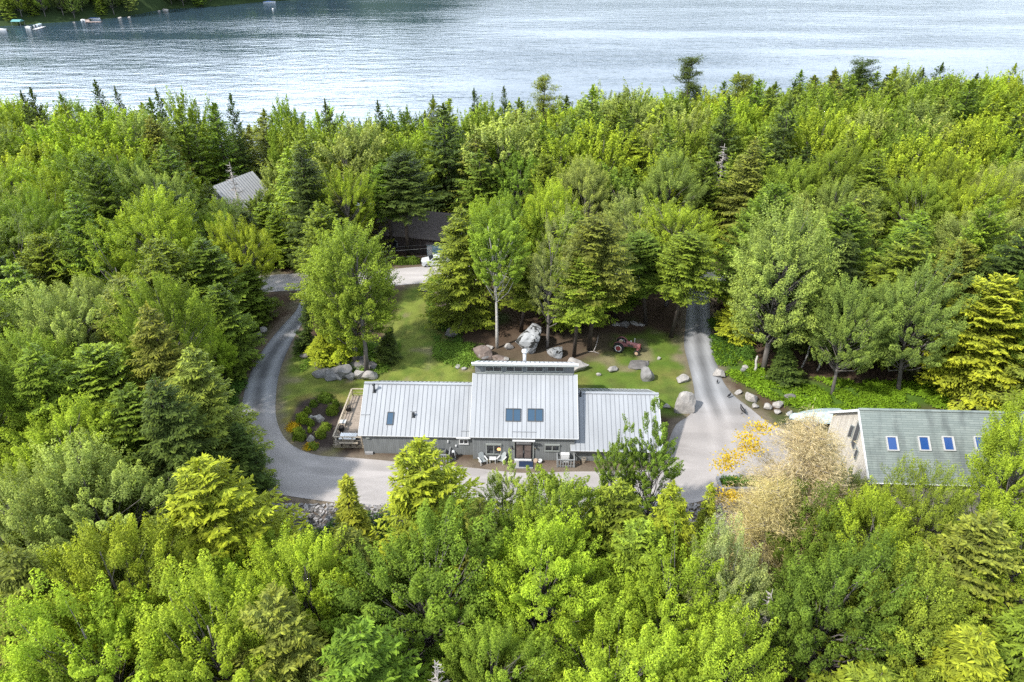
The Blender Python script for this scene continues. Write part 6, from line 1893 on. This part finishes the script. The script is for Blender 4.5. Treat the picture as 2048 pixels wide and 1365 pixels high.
for sx_ in (-2.5, 2.5):
    for sy_ in (-2.2, 2.2): q = MB(); q.tube([(sx_, sy_, -.5), (sx_, sy_, 2.6)], .07, 5); q.build('post', M['steel'], t)
q = MB(); q.hexa([(-2.8, -2.5, 2.5), (2.8, -2.5, 2.5), (2.8, 2.5, 2.5), (-2.8, 2.5, 2.5), (-2.6, -.3, 3.5), (2.6, -.3, 3.5), (2.6, .3, 3.5), (-2.6, .3, 3.5)]); q.build('canopy', M['teal'], t)
for i, (px, py, w, lb) in enumerate(((330, 21, 14, 'pale rock offshore left of the grassy point'), (318, 24, 8, 'small pale rock beside the grassy point'), (365, 10, 12, 'white rock on the far bank by the top edge'), (115, 41, 7, 'pale rock between the two docks'),
                            (148, 46, 6, 'small rock in the water left of the reddish dock'), (240, 37, 9, 'rock right of the reddish dock'), (258, 36, 8, 'outermost rock right of the reddish dock'), (202, 33, 7, 'rock behind the dock platform'))):
    x, y, _ = P(px, py, LAKE_Z); s = FPX / (y * C_ + (CAMH - LAKE_Z) * S_); o = link('shore_rock', rock_mesh('shore_rock', 600 + i, M['rockpale'], 2)); o.location = (x, y, LAKE_Z + .2); r_ = w / s / 2; o.scale = (r_, r_ * .8, r_ * .55)
    tag(o, lb, 'rock', 'rocks along the far bank')

# ------------------------------------------------------------------ say which tree is which
def zone(t):
    x, y, px, py = t['x'], t['y'], t['px'], t['py']
    col = lambda *c: c[min(len(c) - 1, max(0, int(px / 2048 * len(c))))]
    if y > 300: return 'far bank ' + ('left of the white dock' if px < 70 else 'between the docks' if px < 170 else 'right of the reddish dock' if px < 290 else 'near the grassy point' if px < 420 else 'near the mooring buoy') + (', back' if y - float(farshore(x)) > 24 else ', front')
    if y < 46.5:
        row = 'just below the drive' if py < 1030 else 'in the middle foreground' if py < 1160 else 'low in the foreground' if py < 1290 else 'along the bottom edge'
        return row + ' ' + col('at far left', 'at left', 'left of centre', 'right of centre', 'at right', 'at far right')
    if x < -20 and y < 70: return 'left of the drive bend ' + ('near the left edge' if px < 200 else 'beside the drive' if px > 360 else 'in the dense wood')
    if x > 22 and y < 74: return 'behind the barn' if px > 1650 else 'between drive and barn'
    if y < 97:
        return ('below the grey roofed house' if px < 400 else 'beside the top of the left drive' if px < 640 else 'by the grass strip' if px < 900 else 'behind the huge boulder' if px < 1150 else
                'behind the tractor' if px < 1360 else 'along the right drive' if px < 1560 else 'in the right wood above the barn')
    row = 'beyond the road' if y < 118 else 'mid forest' if y < 136 else 'near the lake shore'
    return row + ' ' + col('far left', 'at left', 'left of the brown house', 'above the brown house', 'above the clerestory', 'above the tractor', 'right of centre', 'at right', 'far right')
ORD = ['', 'second', 'third', 'fourth', 'fifth', 'sixth', 'seventh', 'eighth', 'ninth', 'tenth', 'eleventh', 'twelfth']
bk = {}
for t in TREES:
    if t['label']: 
        tag(t['o'], t['label'], 'tree', 'trees of the surrounding forest'); continue
    bk.setdefault((t['tint'], KIND[t['key']], zone(t)), []).append(t)
for (ti, kd, zn), L in bk.items():
    L.sort(key=lambda t: t['px'])
    for i, t in enumerate(L):
        if len(L) == 1: s = ''
        elif i == 0: s = ', leftmost'
        elif i == len(L) - 1: s = ', rightmost'
        else: s = ', %s from left' % ORD[min(i, 11)]
        tag(t['o'], f'{ti} {kd} {zn}{s}', 'tree', 'trees of the surrounding forest')
